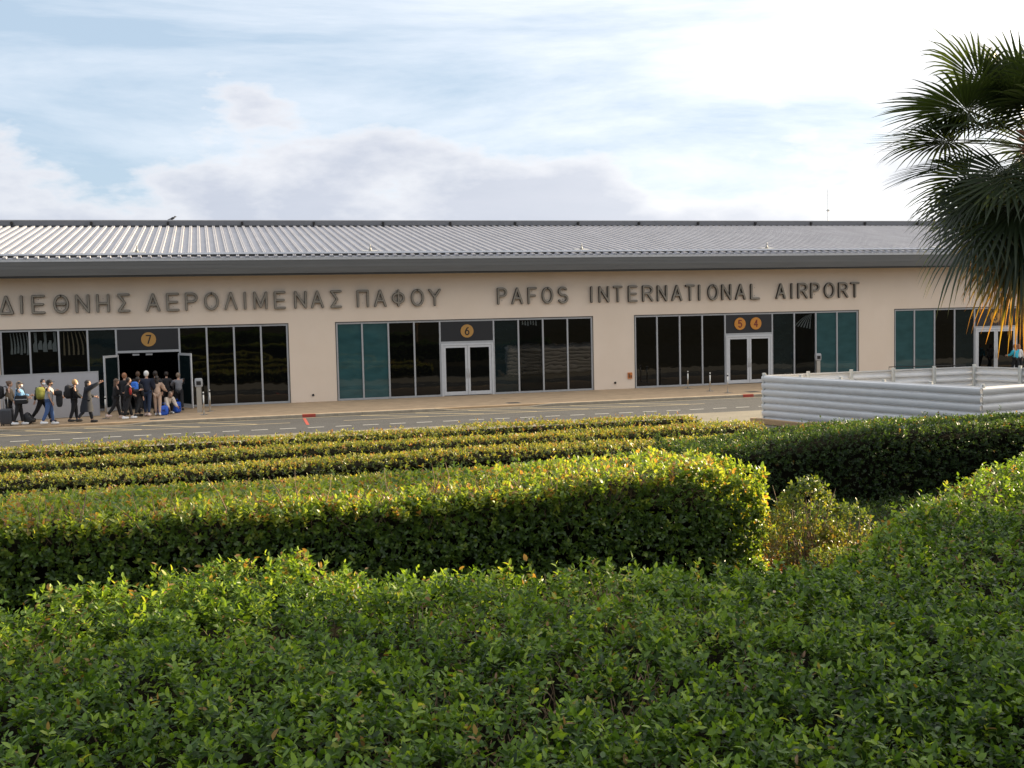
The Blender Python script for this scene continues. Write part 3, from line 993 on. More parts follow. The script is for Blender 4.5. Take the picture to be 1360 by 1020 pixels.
leaf_green = leaf_material('hedge_leaf', [(0.0, (0.012, 0.029, 0.007)), (0.32, (0.044, 0.088, 0.013)), (0.66, (0.115, 0.190, 0.024)), (0.90, (0.22, 0.30, 0.050)), (0.965, (0.26, 0.27, 0.06)), (1.0, (0.20, 0.12, 0.045))], trans=0.36, rough=0.40, spec=0.22)
leaf_row = leaf_material('row_hedge_leaf', [(0.0, (0.024, 0.040, 0.014)), (0.30, (0.060, 0.085, 0.024)), (0.48, (0.135, 0.165, 0.040)), (0.80, (0.25, 0.24, 0.060)), (0.95, (0.27, 0.215, 0.06)), (1.0, (0.22, 0.10, 0.04))], trans=0.34)
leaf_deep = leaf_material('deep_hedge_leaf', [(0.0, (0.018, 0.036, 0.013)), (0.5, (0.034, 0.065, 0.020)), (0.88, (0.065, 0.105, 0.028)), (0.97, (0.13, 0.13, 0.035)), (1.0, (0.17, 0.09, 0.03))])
leaf_big = leaf_material('big_hedge_leaf', [(0.0, (0.036, 0.066, 0.016)), (0.36, (0.078, 0.135, 0.026)), (0.66, (0.155, 0.215, 0.038)), (0.90, (0.26, 0.29, 0.060)), (0.99, (0.28, 0.24, 0.06)), (1.0, (0.26, 0.14, 0.05))])
leaf_rust = leaf_material('rusty_shrub_leaf', [(0.0, (0.05, 0.08, 0.02)), (0.3, (0.10, 0.14, 0.03)), (0.5, (0.14, 0.14, 0.035)), (0.8, (0.15, 0.075, 0.035)), (1.0, (0.17, 0.05, 0.025))])
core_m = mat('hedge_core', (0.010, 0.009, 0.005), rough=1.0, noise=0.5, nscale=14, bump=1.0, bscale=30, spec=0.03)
twig_m = mat('twig', (0.17, 0.11, 0.065), rough=0.8, noise=0.2, nscale=20)


def lumps(x, y, seed, s=1.0):
    """smooth lumpy noise for clipped surfaces"""
    r = np.random.default_rng(seed)
    o = np.zeros_like(x)
    for k in range(9):
        f = (0.8 + 0.9 * k) * s
        a = r.uniform(0, 2 * np.pi)
        o += np.sin(x * f * np.cos(a) + y * f * np.sin(a) + r.uniform(0, 7)) / (1 + 0.8 * k)
    return o / 3.0


def leaves(name, P, D, size, m, parent, off, seed=0, detail=1, aspect=0.52, var=None, open_=0.9, n_per=6, shoot=0.07):
    """sprigs: P (n,3) shoot bases, D (n,3) shoot directions; each carries n_per leaves"""
    r = np.random.default_rng(seed)
    n = len(P)
    P = np.repeat(P, n_per, 0)
    D = np.repeat(D, n_per, 0)
    k = np.tile(np.arange(n_per), n)
    base = P + D * (shoot * (k / n_per))[:, None] * r.uniform(.7, 1.3, len(P))[:, None]
    ref = r.normal(size=(n, 3))
    ref = np.repeat(ref, n_per, 0)
    U = np.cross(D, ref)
    U /= np.linalg.norm(U, axis=1, keepdims=True) + 1e-9
    V = np.cross(D, U)
    ang = k * 2.4 + r.uniform(-.4, .4, len(P))
    side = U * np.cos(ang)[:, None] + V * np.sin(ang)[:, None]
    tilt = r.uniform(open_ * .55, open_ * 1.35, len(P)) * (1.15 - .35 * k / n_per)
    ax = D * np.cos(tilt)[:, None] + side * np.sin(tilt)[:, None]
    ax /= np.linalg.norm(ax, axis=1, keepdims=True)
    wv = np.cross(ax, D) + r.normal(size=ax.shape) * .25
    wv -= ax * (wv * ax).sum(1, keepdims=True)
    wv /= np.linalg.norm(wv, axis=1, keepdims=True) + 1e-9
    nv_ = np.cross(wv, ax)
    ln = size * r.uniform(.6, 1.3, len(P))
    wd = ln * aspect * r.uniform(.8, 1.15, len(P)) * .5
    curl = r.uniform(-.05, .28, len(P))
    fold = r.uniform(.15, .6, len(P))

    def pt(t, w_, h_):
        return base + ax * (ln * t)[:, None] + wv * (wd * w_)[:, None] + nv_ * (wd * h_)[:, None] - D * 0

    if detail == 2:
        vs = [pt(0, 0, 0), pt(.28, 1, fold * .9), pt(.68, .85, fold * .6 - curl), pt(1.0, 0, -curl * 3.0), pt(.68, -.85, fold * .6 - curl), pt(.28, -1, fold * .9), pt(.5, 0, .0)]
        fl = np.array([[0, 6, 1], [1, 6, 2], [6, 3, 2], [0, 5, 6], [5, 4, 6], [6, 4, 3]])
    elif detail == 1:
        vs = [pt(0, 0, 0), pt(.45, 1, fold), pt(1.0, 0, -curl * 2), pt(.45, -1, fold)]
        fl = np.array([[0, 2, 1], [0, 3, 2]])
    nvp = len(vs)
    V_ = np.stack(vs, 1).reshape(-1, 3) - np.array(off)
    F = (np.arange(len(P))[:, None, None] * nvp + fl[None]).reshape(-1, 3)
    me = bpy.data.meshes.new(name)
    me.vertices.add(len(V_))
    me.vertices.foreach_set('co', V_.astype(np.float32).ravel())
    me.loops.add(F.size)
    me.loops.foreach_set('vertex_index', F.astype(np.int32).ravel())
    me.polygons.add(len(F))
    me.polygons.foreach_set('loop_start', (np.arange(len(F)) * 3).astype(np.int32))
    me.polygons.foreach_set('use_smooth', np.ones(len(F), bool))
    a = me.attributes.new('leafvar', 'FLOAT', 'POINT')
    if var is None:
        vv = r.beta(1.6, 2.4, n)
    else:
        vv = var
    vv = np.repeat(vv, n_per) + r.normal(0, .09, len(P)) + 0.10 * (k / n_per)
    a.data.foreach_set('value', np.repeat(np.clip(vv, 0, 1), nvp).astype(np.float32))
    me.materials.append(m)
    me.update(calc_edges=True)
    o = link(name, me, parent)
    o['kind'] = 'stuff'
    return o


def unit(a):
    return a / (np.linalg.norm(a, axis=1, keepdims=True) + 1e-9)


def grow(r, n, nrm, up=.6, jit=.5):
    d = np.tile(np.array(nrm, float), (n, 1)) + r.normal(0, jit, (n, 3))
    d[:, 2] += up
    return unit(d)


def twigs(name, pts, r_, parent, off, seed, h=(.1, .35), spread=.3):
    mb = MB()
    rr = random.Random(seed)
    for p in pts:
        a = Vector(p)
        d = Vector((rr.uniform(-spread, spread), rr.uniform(-spread, spread), 1)).normalized()
        l_ = rr.uniform(*h)
        b = a + d * l_ * .5 + Vector((rr.uniform(-.02, .02), rr.uniform(-.02, .02), 0))
        c = b + (d + Vector((rr.uniform(-.4, .4), rr.uniform(-.4, .4), 0))).normalized() * l_ * .5
        mb.tube([a, b, c], [r_, r_ * .75, r_ * .3], 4, caps=False)
    o = mb.build(name, twig_m, parent, off)
    o['kind'] = 'stuff'
    return o


# --- box hedges running parallel to the terminal
def box_hedge(x0, x1, y0, y1, z1, label, group, m, size, dens, seed, near_dens=None, toplump=.05, face_lump=.07, warm_top=0.0, detail=1,
              ends=True, shoot=.07, n_per=6, topfn=None, core_in=.13, stick=0.0, edge_warm=0.0, farface=True, taper=0.0):
    r = np.random.default_rng(seed)
    yc = (y0 + y1) / 2
    zb = gz(yc) - .1
    off = ((x0 + x1) / 2, yc, gz(yc))
    root = empty('hedge', off)
    tag(root, label, 'hedge', group)
    tz = topfn or (lambda x: np.full_like(x, z1))
    Ps, Ds, Vs = [], [], []
    # top
    n = int((x1 - x0) * (y1 - y0) * dens / n_per)
    x = r.uniform(x0, x1, n); y = r.uniform(y0, y1, n)
    edge = np.minimum(np.minimum(y - y0, y1 - y), .25) / .25
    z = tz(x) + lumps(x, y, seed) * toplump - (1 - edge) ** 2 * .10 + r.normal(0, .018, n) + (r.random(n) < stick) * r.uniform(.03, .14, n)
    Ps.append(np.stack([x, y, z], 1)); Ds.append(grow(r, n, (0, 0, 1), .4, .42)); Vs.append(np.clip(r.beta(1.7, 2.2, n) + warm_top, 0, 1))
    # long faces
    for yf, sg_ in ((y0, -1), (y1, 1)):
        if sg_ == 1 and not farface:
            continue
        n = int((x1 - x0) * (z1 - gz(yf)) * (near_dens or dens) / n_per * (1.0 if sg_ == -1 else .45))
        x = r.uniform(x0, x1, n)
        u = r.random(n)
        z = gz(yf) + .02 + u * (tz(x) - .02 - gz(yf))
        y = yf + sg_ * (lumps(x, z, seed + 3) * face_lump) - sg_ * .06 * (u > .85) * (u - .85) / .15 - sg_ * taper * u ** 1.5 + r.normal(0, .03, n)
        Ps.append(np.stack([x, y, z], 1)); Ds.append(grow(r, n, (0, sg_, 0), .55, .5)); Vs.append(np.clip(r.beta(1.6, 3.0, n) + - warm_top * 1.0 * (u < .93) + edge_warm * (u > .8), 0, 1))  # warm_top lowers leaf values on the long faces, shade put into the colour
    if ends:
        for xf, sg_ in ((x0, -1), (x1, 1)):
            n = int((y1 - y0) * (z1 - gz(yc)) * (near_dens or dens) / n_per * 1.2)
            y = r.uniform(y0, y1, n); z = gz(yc) + .02 + r.random(n) * (z1 - .04 - gz(yc))
            x = xf + sg_ * lumps(y, z, seed + 5, 1.6) * face_lump + r.normal(0, .03, n)
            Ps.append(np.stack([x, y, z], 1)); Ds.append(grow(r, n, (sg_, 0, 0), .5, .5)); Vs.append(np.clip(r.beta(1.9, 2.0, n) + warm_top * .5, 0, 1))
    P = np.concatenate(Ps); D = np.concatenate(Ds); Vv = np.concatenate(Vs)
    leaves('foliage', P, D, size, m, root, off, seed, detail, var=Vv, shoot=shoot, n_per=n_per)
    c = MB()
    ci = core_in
    nx = max(2, int((x1 - x0) / .8))
    xs_ = np.linspace(x0 + ci, x1 - ci, nx)
    tz_ = tz(xs_)
    ring = []
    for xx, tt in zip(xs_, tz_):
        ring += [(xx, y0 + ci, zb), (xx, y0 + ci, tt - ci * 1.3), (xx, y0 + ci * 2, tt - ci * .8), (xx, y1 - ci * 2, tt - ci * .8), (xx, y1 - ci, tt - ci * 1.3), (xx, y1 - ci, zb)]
    fs = [(0, 1, 2, 3, 4, 5), tuple((nx - 1) * 6 + i for i in (5, 4, 3, 2, 1, 0))]
    for i in range(nx - 1):
        fs += [(i * 6 + k_, (i + 1) * 6 + k_, (i + 1) * 6 + (k_ + 1) % 6, i * 6 + (k_ + 1) % 6) for k_ in range(6)]
    c.add(ring, fs)
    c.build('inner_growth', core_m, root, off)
    return root, off


ROWG = 'low clipped hedge rows on the bank below the road'
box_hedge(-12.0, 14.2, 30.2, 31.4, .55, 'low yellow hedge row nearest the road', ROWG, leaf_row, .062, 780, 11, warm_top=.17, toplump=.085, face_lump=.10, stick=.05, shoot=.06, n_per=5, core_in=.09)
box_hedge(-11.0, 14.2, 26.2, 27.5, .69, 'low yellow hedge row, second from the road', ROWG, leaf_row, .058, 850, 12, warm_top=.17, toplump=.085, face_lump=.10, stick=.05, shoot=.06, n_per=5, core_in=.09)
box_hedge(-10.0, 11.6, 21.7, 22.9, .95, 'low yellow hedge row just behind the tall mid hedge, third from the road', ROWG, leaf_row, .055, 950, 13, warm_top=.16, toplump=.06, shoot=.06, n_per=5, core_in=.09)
# low mixed planting between the third row and the tall hedge, left half
box_hedge(-8.0, 4.5, 16.0, 18.4, 1.18, 'low green and yellow hedge between the third row and the tall hedge', ROWG, leaf_row, .05, 1000, 14, warm_top=.12, toplump=.08, shoot=.06, n_per=5, core_in=.09)
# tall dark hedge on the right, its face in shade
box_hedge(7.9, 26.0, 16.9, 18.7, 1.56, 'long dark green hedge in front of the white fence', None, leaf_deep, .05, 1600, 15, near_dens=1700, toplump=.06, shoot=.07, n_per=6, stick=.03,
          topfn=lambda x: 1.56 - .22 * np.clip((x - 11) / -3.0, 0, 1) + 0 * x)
box_hedge(14.7, 15.9, 9.6, 16.7, 2.35, 'tall dark cross hedge added beyond the picture edge to shade the gap', None, leaf_deep, .06, 500, 18, toplump=.06, n_per=5)  # unseen hedge, added so the gap to its left lies in shade
# tall mid hedge with its sunlit end
bigtop = lambda x: 1.74 + .09 * np.clip((x - 4.0) / 1.6, 0, 1) - .30 * np.clip((x - 5.75) / .65, 0, 1) ** 2
bh_root, bh_off = box_hedge(-5.5, 6.40, 11.95, 14.0, 1.9, 'tall green hedge with its right end lit by low sun', None, leaf_big, .060, 2000, 16, near_dens=2300, toplump=.09, face_lump=.15, taper=.24, core_in=.26, warm_top=.20,  # warm_top yellows the top leaves here to imitate more low sun
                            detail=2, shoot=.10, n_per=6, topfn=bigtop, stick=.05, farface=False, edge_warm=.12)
# bare shoots that stick out of it
tr_ = random.Random(4)
pts = [(tr_.uniform(-5, 5.9), tr_.uniform(12.05, 12.3), tr_.uniform(1.3, 1.85)) for _ in range(320)]
twigs('bare_shoots', pts, .006, bh_root, bh_off, 5, (.15, .45), .9)


# --- rusty shrub beside the sunlit end
def shrub(lobes, label, m, seed, dens, size):
    """lobes: (x, y, radius x, radius y, top z); bare stems below, leafy ragged top"""
    r = np.random.default_rng(seed)
    cx, cy = lobes[0][0], lobes[0][1]
    zg = gz(cy)
    off = (cx, cy, zg)
    root = empty('shrub', off)
    tag(root, label, 'shrub')
    PP, DD, VV = [], [], []
    mb = MB()
    rr = random.Random(seed)
    for (lx, ly, rx, ry, tz_) in lobes:
        hh = tz_ - zg
        n = int(dens * rx * hh)
        th = r.uniform(0, 2 * np.pi, n); u = r.random(n); rad = r.uniform(.15, 1.0, n) ** .45
        prof = np.sin(np.pi * np.clip(.18 + .80 * u, 0, 1)) ** .6
        x = lx + np.cos(th) * rx * rad * prof; y = ly + np.sin(th) * ry * rad * prof
        z = zg + .12 + u * (hh - .1)
        lum = lumps(x, z, seed, 3.0)
        x = x + lum * .10; y = y + lumps(y, z, seed + 1, 3.0) * .08; z = z + lumps(x, y, seed + 2, 3.5) * .10
        k_ = r.random(n) < np.clip(.95 - .7 * (lumps(x * 1.7, z * 1.7, seed + 4, 3.0) > .25), .2, 1)
        x, y, z, u, th = x[k_], y[k_], z[k_], u[k_], th[k_]
        PP.append(np.stack([x, y, z], 1))
        DD.append(unit(np.stack([np.cos(th) * .7, np.sin(th) * .7, .4 + .8 * u], 1) + r.normal(0, .4, (len(x), 3))))
        VV.append(np.clip(.80 - .66 * u + r.normal(0, .12, len(x)), 0, 1))
        for k2 in range(34):
            a = rr.uniform(0, 6.28); q = rr.uniform(.1, .9); e = rr.uniform(.55, 1.0)
            b = Vector((lx + math.cos(a) * rx * q, ly + math.sin(a) * ry * q, zg + hh * e))
            s_ = Vector((lx + rr.uniform(-.15, .15), ly + rr.uniform(-.1, .1), zg - .05))
            md_ = s_.lerp(b, .5) + Vector((rr.uniform(-.08, .08), rr.uniform(-.08, .08), rr.uniform(0, .1)))
            mb.tube([s_, md_, b], [.014, .009, .003], 5, caps=False)
    P = np.concatenate(PP)
    leaves('foliage', P, np.concatenate(DD), size, m, root, off, seed, 2, var=np.concatenate(VV), shoot=.07, n_per=5)
    mb.build('branches', twig_m, root, off)['kind'] = 'stuff'
    return root


shrub([(6.62, 11.3, .42, .45, 1.80), (7.02, 11.0, .36, .40, 1.52)], 'ragged shrub joined to the sunlit end of the tall hedge, green above and rusty below', leaf_rust, 21, 2600, .046)
shrub([(7.05, 10.2, .50, .45, 1.30), (6.35, 10.3, .45, .40, 1.22)], 'low rusty brown shrub filling the gap right beside the foreground hedge', leaf_rust, 22, 2900, .040)
gc = np.random.default_rng(77)
n = 17000
x = gc.uniform(5.2, 14.0, n); y = gc.uniform(7.6, 16.8, n)
gzv = np.interp(y, [p[0] for p in PROF], [p[1] for p in PROF])
z = gzv + .05 + np.abs(lumps(x, y, 78, 2.0)) * .16 + gc.uniform(0, .10, n)
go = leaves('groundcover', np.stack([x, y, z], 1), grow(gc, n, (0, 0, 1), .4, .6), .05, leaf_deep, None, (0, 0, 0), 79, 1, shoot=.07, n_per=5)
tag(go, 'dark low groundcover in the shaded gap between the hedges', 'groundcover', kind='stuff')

# --- foreground hedge mass, clipped flat on top
EDGE = [(-9.0, 4.3), (-2.2, 4.75), (-0.95, 5.08), (-0.70, 5.20), (-0.30, 5.45), (0.02, 5.62), (0.42, 5.68), (0.60, 5.50), (1.45, 5.30), (2.59, 4.95), (2.98, 4.86), (3.45, 5.28), (4.05, 5.80), (4.75, 6.27), (6.20, 7.30), (9.2, 9.1), (14.0, 11.6)]
ex = np.array([p[0] for p in EDGE]); ey = np.array([p[1] for p in EDGE])


def fore_top(x, y):
    fe = np.interp(x, ex, ey)
    dd = np.clip((fe - y) / .30, 0, 1)
    side = np.clip((0.75 - x) / .4, 0, 1) + np.clip((x - 3.1) / .5, 0, 1)
    crest = side * .10 * np.exp(-((fe - y - .22) / .34) ** 2)
    return 2.58 + lumps(x, y, 31, .55) * .03 + lumps(x, y, 32, 1.5) * .014 + crest - (1 - dd) ** 2 * .14


FOFF = (2.0, 4.0, gz(4.0))
fore = empty('hedge', FOFF)
tag(fore, 'broad green hedge filling the whole foreground below the camera', 'hedge')
r = np.random.default_rng(41)
Ps = []
for (ya, yb, dens) in ((1.7, 3.2, 9800), (3.2, 4.4, 7800), (4.4, 5.6, 6000), (5.6, 12.0, 3300)):
    xa, xb = (-1.8, 6.0) if yb < 4.5 else (-3.0, 8.5) if yb < 6 else (-3.0, 12.0)
    A_ = (xb - xa) * (yb - ya)
    # two thirds of the shoots stand in tufts with gaps between, the rest are scattered
    nc_ = int(A_ * dens / 6 * .80 / 9)
    cx_ = np.repeat(r.uniform(xa, xb, nc_), 9); cy_ = np.repeat(r.uniform(ya, yb, nc_), 9); ch_ = np.repeat(r.normal(0, .014, nc_), 9)
    ox, oy = r.normal(0, .034, nc_ * 9), r.normal(0, .034, nc_ * 9)
    d2 = ox ** 2 + oy ** 2
    nf = int(A_ * dens / 6 * .20)
    x = np.concatenate([cx_ + ox, r.uniform(xa, xb, nf)]); y = np.concatenate([cy_ + oy, r.uniform(ya, yb, nf)])
    h = np.concatenate([ch_ + .010 - d2 * 9, -r.uniform(.02, .10, nf)])
    k_ = y < np.interp(x, ex, ey)
    x, y, h = x[k_], y[k_], h[k_]
    gap = lumps(x, y, 51, 3.2)
    k_ = r.random(len(x)) < np.clip(1.2 - 1.4 * np.clip(gap - .14, 0, 1), .25, 1)
    x, y, h = x[k_], y[k_], h[k_]
    n = len(x)
    Ps.append(np.stack([x, y, fore_top(x, y) + h - r.exponential(.016, n) + lumps(x, y, 52, 4.5) * .02 + (r.random(n) < .02) * r.uniform(.01, .05, n)], 1))
n_top = sum(len(p) for p in Ps)
P = np.concatenate(Ps)
D = grow(r, len(P), (0, 0, 1), .25, .50)
vpatch = lumps(P[:, 0], P[:, 1], 61, 1.2) * .16 + lumps(P[:, 0], P[:, 1], 62, 5.0) * .08
leaves('foliage', P, D, .030, leaf_green, fore, FOFF, 42, 2, aspect=.46, var=np.clip(r.beta(1.5, 2.4, len(P)) * .95 + vpatch + .34 * np.exp(-((np.interp(P[:, 0], ex, ey) - P[:, 1]) / .35) ** 2) * ((P[:, 0] < .7) | (P[:, 0] > 3.2)), 0, .97), shoot=.055, n_per=6, open_=1.1)  # leaf colour yellowed along the far crest to imitate a sunlit strip
# far face of the foreground hedge (unseen side, keeps it solid from a step to the side)
n = 5200
x = r.uniform(-2.6, 9.0, n); z = r.uniform(1.75, 2.5, n); y = np.interp(x, ex, ey) + r.normal(0, .035, n)
leaves('side_foliage', np.stack([x, y, z], 1), grow(r, n, (0, 1, 0), .5, .5), .042, leaf_green, fore, FOFF, 43, 1, shoot=.06)
# longer shoots along the crest
n = 90
x = r.uniform(-2.5, 8.5, n); y = np.interp(x, ex, ey) - r.uniform(.03, .4, n)
z = fore_top(x, y) + .02
leaves('crest_shoots', np.stack([x, y, z], 1), grow(r, n, (0, 0, 1), 1.2, .45), .031, leaf_green, fore, FOFF, 44, 2, shoot=.08, n_per=8, var=r.uniform(.45, .90, n), open_=.8)
# brown twigs showing in the thin spots
n = 9000
x = r.uniform(-1.8, 7.0, n); y = r.uniform(1.9, 7.0, n)
k_ = (y < np.interp(x, ex, ey) - .1) & (lumps(x, y, 51, 3.2) > r.uniform(-.1, .5, n))
x, y = x[k_][:3400], y[k_][:3400]
twigs('twigs', list(np.stack([x, y, fore_top(x, y) - .13], 1)), .0030, fore, FOFF, 45, (.10, .19), .9)
leaf_dead = leaf_material('dead_leaf', [(0.0, (0.10, 0.055, 0.025)), (0.5, (0.17, 0.095, 0.045)), (1.0, (0.30, 0.21, 0.11))], trans=.1)
n = 1500
x = r.uniform(-1.8, 6.5, n); y = r.uniform(1.9, 6.5, n)
k_ = (y < np.interp(x, ex, ey) - .05) & (lumps(x, y, 51, 3.2) > r.uniform(-.25, .3, n))
x, y = x[k_], y[k_]
leaves('dead_leaves', np.stack([x, y, fore_top(x, y) + r.uniform(-.05, .015, len(x))], 1), grow(r, len(x), (0, 0, 1), .2, .8), .026, leaf_dead, fore, FOFF, 46, 2, shoot=.03, n_per=2, aspect=.4)
c = MB()
gx = np.linspace(-8.8, 13.8, 60)
ring = []
for xx in gx:
    yy = float(np.interp(xx, ex, ey)) - .14
    ring += [(xx, .35, 1.9), (xx, .35, 2.42)]
    for t in (.35, .7, .95):
        y_ = .35 + (yy - .35) * t
        ring.append((xx, y_, float(fore_top(np.array([xx]), np.array([y_]))[0]) - .21))
    ring += [(xx, yy, 2.25), (xx, yy, gz(yy) - .1)]
fs = []
for i in range(len(gx) - 1):
    fs += [(i * 7 + k_, (i + 1) * 7 + k_, (i + 1) * 7 + k_ + 1, i * 7 + k_ + 1) for k_ in range(6)]
c.add(ring, fs, 0, True)
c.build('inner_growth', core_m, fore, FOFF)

# --- unseen tall hedge added off to the right to cast shade across the foreground
def leafy_block(x0, x1, y0, y1, z0, z1, label, seed, n, size, m=leaf_deep):
    off = ((x0 + x1) / 2, (y0 + y1) / 2, z0)
    root = empty('shade_blocker_hedge', off)
    tag(root, label, 'hedge')
    r2 = np.random.default_rng(seed)
    A = [((y1 - y0) * (z1 - z0), 0), ((y1 - y0) * (z1 - z0), 1), ((x1 - x0) * (z1 - z0), 2), ((x1 - x0) * (z1 - z0), 3), ((x1 - x0) * (y1 - y0), 4)]
    T = sum(a for a, _ in A)
    Pp, Dd = [], []
    for a, k_ in A:
        q = int(n * a / T)
        u, v = r2.random(q), r2.random(q)
        x = x0 + u * (x1 - x0); y = y0 + u * (y1 - y0); z = z0 + v * (z1 - z0)
        if k_ < 2:
            x = np.full(q, (x0, x1)[k_]); nn = ((-1, 0, 0), (1, 0, 0))[k_]
        elif k_ < 4:
            y = np.full(q, (y0, y1)[k_ - 2]); nn = ((0, -1, 0), (0, 1, 0))[k_ - 2]
        else:
            y = y0 + v * (y1 - y0); z = np.full(q, z1); nn = (0, 0, 1)
        p = np.stack([x, y, z], 1) + np.array(nn) * (lumps(u * 9, v * 7, seed) * .1)[:, None] + r2.normal(0, .05, (q, 3))
        Pp.append(p); Dd.append(grow(r2, q, nn, .4, .5))
    leaves('foliage', np.concatenate(Pp), np.concatenate(Dd), size, m, root, off, seed, 1, shoot=.12, n_per=5)
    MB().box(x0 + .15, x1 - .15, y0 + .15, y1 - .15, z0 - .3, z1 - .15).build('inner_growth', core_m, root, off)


leafy_block(9.9, 11.1, -9.0, 6.70, 2.0, 6.1, 'tall dark hedge added beyond the right picture edge to shade the foreground', 71, 11000, .10)


# ------------------------------------------------------------------ fan palm at the right
def palm(px_, py_, zc, label):
    rr = random.Random(17)
    z0 = gz(py_)
    off = (px_, py_, z0)
    root = empty('fan_palm', off)
    tag(root, label, 'palm')
    trunk_m = mat('palm_trunk', (0.16, 0.11, 0.075), rough=0.9, col2=(0.07, 0.048, 0.033), nscale=10, bump=0.8, bscale=30, stretch=(1, 1, 4))
    boot_m = mat('petiole_base', (0.30, 0.15, 0.09), rough=0.7, noise=0.3, nscale=12)
    pet_m = mat('petiole', (0.13, 0.14, 0.045), rough=0.5, noise=0.2)
    fr_m = leaf_material('palm_blade', [(0.0, (0.020, 0.032, 0.014)), (0.5, (0.034, 0.050, 0.018)), (0.60, (0.10, 0.10, 0.03)), (0.74, (0.36, 0.22, 0.045)), (1.0, (0.40, 0.17, 0.045))], trans=0.30, rough=0.42)
    t = MB()
    n = 26
    pts, rad = [], []
    for i in range(n + 1):
        u = i / n
        pts.append((0.04 * math.sin(u * 3), 0.03 * math.sin(u * 2), -.1 + u * (zc - z0 + .05)))
        rad.append(.19 - .04 * u + (.05 if u > .85 else 0) + .012 * (i % 2))
    t.tube(pts, rad, 14)
    t.build('trunk', trunk_m, root)
    b = MB()
    for i in range(70):
        a = i * 2.4
        u = rr.uniform(0.0, 1.0)
        z = zc - z0 - 1.1 + u * 1.1
        d = Vector((math.cos(a), math.sin(a), rr.uniform(.2, 1.0))).normalized()
        p = Vector((.15 * math.cos(a), .15 * math.sin(a), z))
        b.beam(p, p + d * rr.uniform(.15, .34), .06, .02)
    b.build('leaf_bases', boot_m, root)
    NF = 70
    for i in range(NF):
        u = (i + .5) / NF
        phi = R_(80 - 164 * u ** .95 + rr.uniform(-8, 8))
        a = i * 2.39996 + rr.uniform(-.2, .2)
        old = max(0, (u - .50) / .50)
        hd = Vector((math.cos(a), math.sin(a), 0))
        d0 = (hd * math.cos(phi) + Vector((0, 0, 1)) * math.sin(phi)).normalized()
        base = Vector((0, 0, zc - z0 - .1 - .7 * u))
        pl_ = rr.uniform(1.05, 1.65) * (1.0 - .15 * (u < .12))
        pp = []
        p = base + hd * .12
        d = d0.copy()
        for k_ in range(6):
            pp.append(p.copy())
            d = (d + Vector((0, 0, -.05 - .03 * (phi < 0)))).normalized()
            p = p + d * pl_ / 5
        mb = MB()
        mb.tube(pp, [.022, .019, .016, .014, .012, .012], 5, 1, caps=False)
        hub, ax = pp[-1], d
        sd = ax.cross(Vector((0, 0, 1)))
        if sd.length < .1:
            sd = Vector((math.sin(a), -math.cos(a), 0))
        sd.normalize()
        nn = sd.cross(ax).normalized()
        roll = rr.uniform(-.5, .5)
        sd = (sd * math.cos(roll) + nn * math.sin(roll)).normalized()
        nn = sd.cross(ax).normalized()
        ns = 40
        span = R_(rr.uniform(125, 150))
        bl = rr.uniform(1.30, 1.75)
        droop = rr.uniform(.03, .18) + .26 * old
        vs, fs, lv = [], [], []
        for s_ in range(ns):
            th = -span + 2 * span * (s_ + .5) / ns
            cup = .16 * abs(math.sin(th))
            dr = (ax * math.cos(th) + sd * math.sin(th) + nn * cup).normalized()
            wv_ = (ax * -math.sin(th) + sd * math.cos(th)).normalized()
            L_ = bl * (1 - .30 * (abs(th) / span) ** 2) * rr.uniform(.93, 1.05)
            split = .42
            half = 2 * span / ns / 2
            up_ = nn * (.010 if s_ % 2 else -.010)
            drp = droop * rr.uniform(.7, 1.5)
            tw = rr.uniform(-.35, .35)
            bi = len(vs)
            for t_, wm in ((.04, 1.0), (.40, 1.0), (.58, .74), (.76, .46), (.90, .22), (1.0, .02)):
                c_ = hub + dr * (L_ * t_) + up_ * (1 if t_ < .5 else 0)
                fall = max(0, t_ - .38) / .62
                c_ = c_ + Vector((0, 0, -1)) * (drp * fall ** 2.0 * L_) - dr * (drp * .35 * fall ** 2 * L_)
                hw = L_ * .44 * half * wm if t_ >= .40 else L_ * t_ * half
                w_ = (wv_ + nn * tw * fall).normalized() * hw
                vs += [c_ - w_, c_ + nn * hw * .35, c_ + w_]
                dry = min(1.0, max(0.0, old * .98 * (t_ ** 1.3) + rr.uniform(-.05, .05) + .42 * rr.random() * old))
                lv += [dry * .95 + rr.uniform(0, .25) * (1 - old)] * 3
            for q in range(5):
                r0, r1 = bi + q * 3, bi + q * 3 + 3
                fs += [(r0, r0 + 1, r1 + 1, r1), (r0 + 1, r0 + 2, r1 + 2, r1 + 1)]
        nb_ = len(mb.v)
        mb.add(vs, fs, 0, False)
        me = mb.mesh('frond', [fr_m, pet_m])
        at = me.attributes.new('leafvar', 'FLOAT', 'POINT')
        at.data.foreach_set('value', np.array([0.2] * nb_ + lv, dtype=np.float32))
        fo = link('frond', me, root)
        if old > .75:
            fo['label'] = 'old drooping frond with dry orange tips'


palm(15.54, 18.0, 7.15, 'tall fan palm with drooping fronds at the right picture edge')

# ------------------------------------------------------------------ people
PEND = []      # skinned meshes waiting to be turned into plain meshes
CL = {}


def cloth(name, col, rough=.85, noise=.12):
    return mat('cloth_' + name, col, rough=rough, noise=noise, nscale=14)


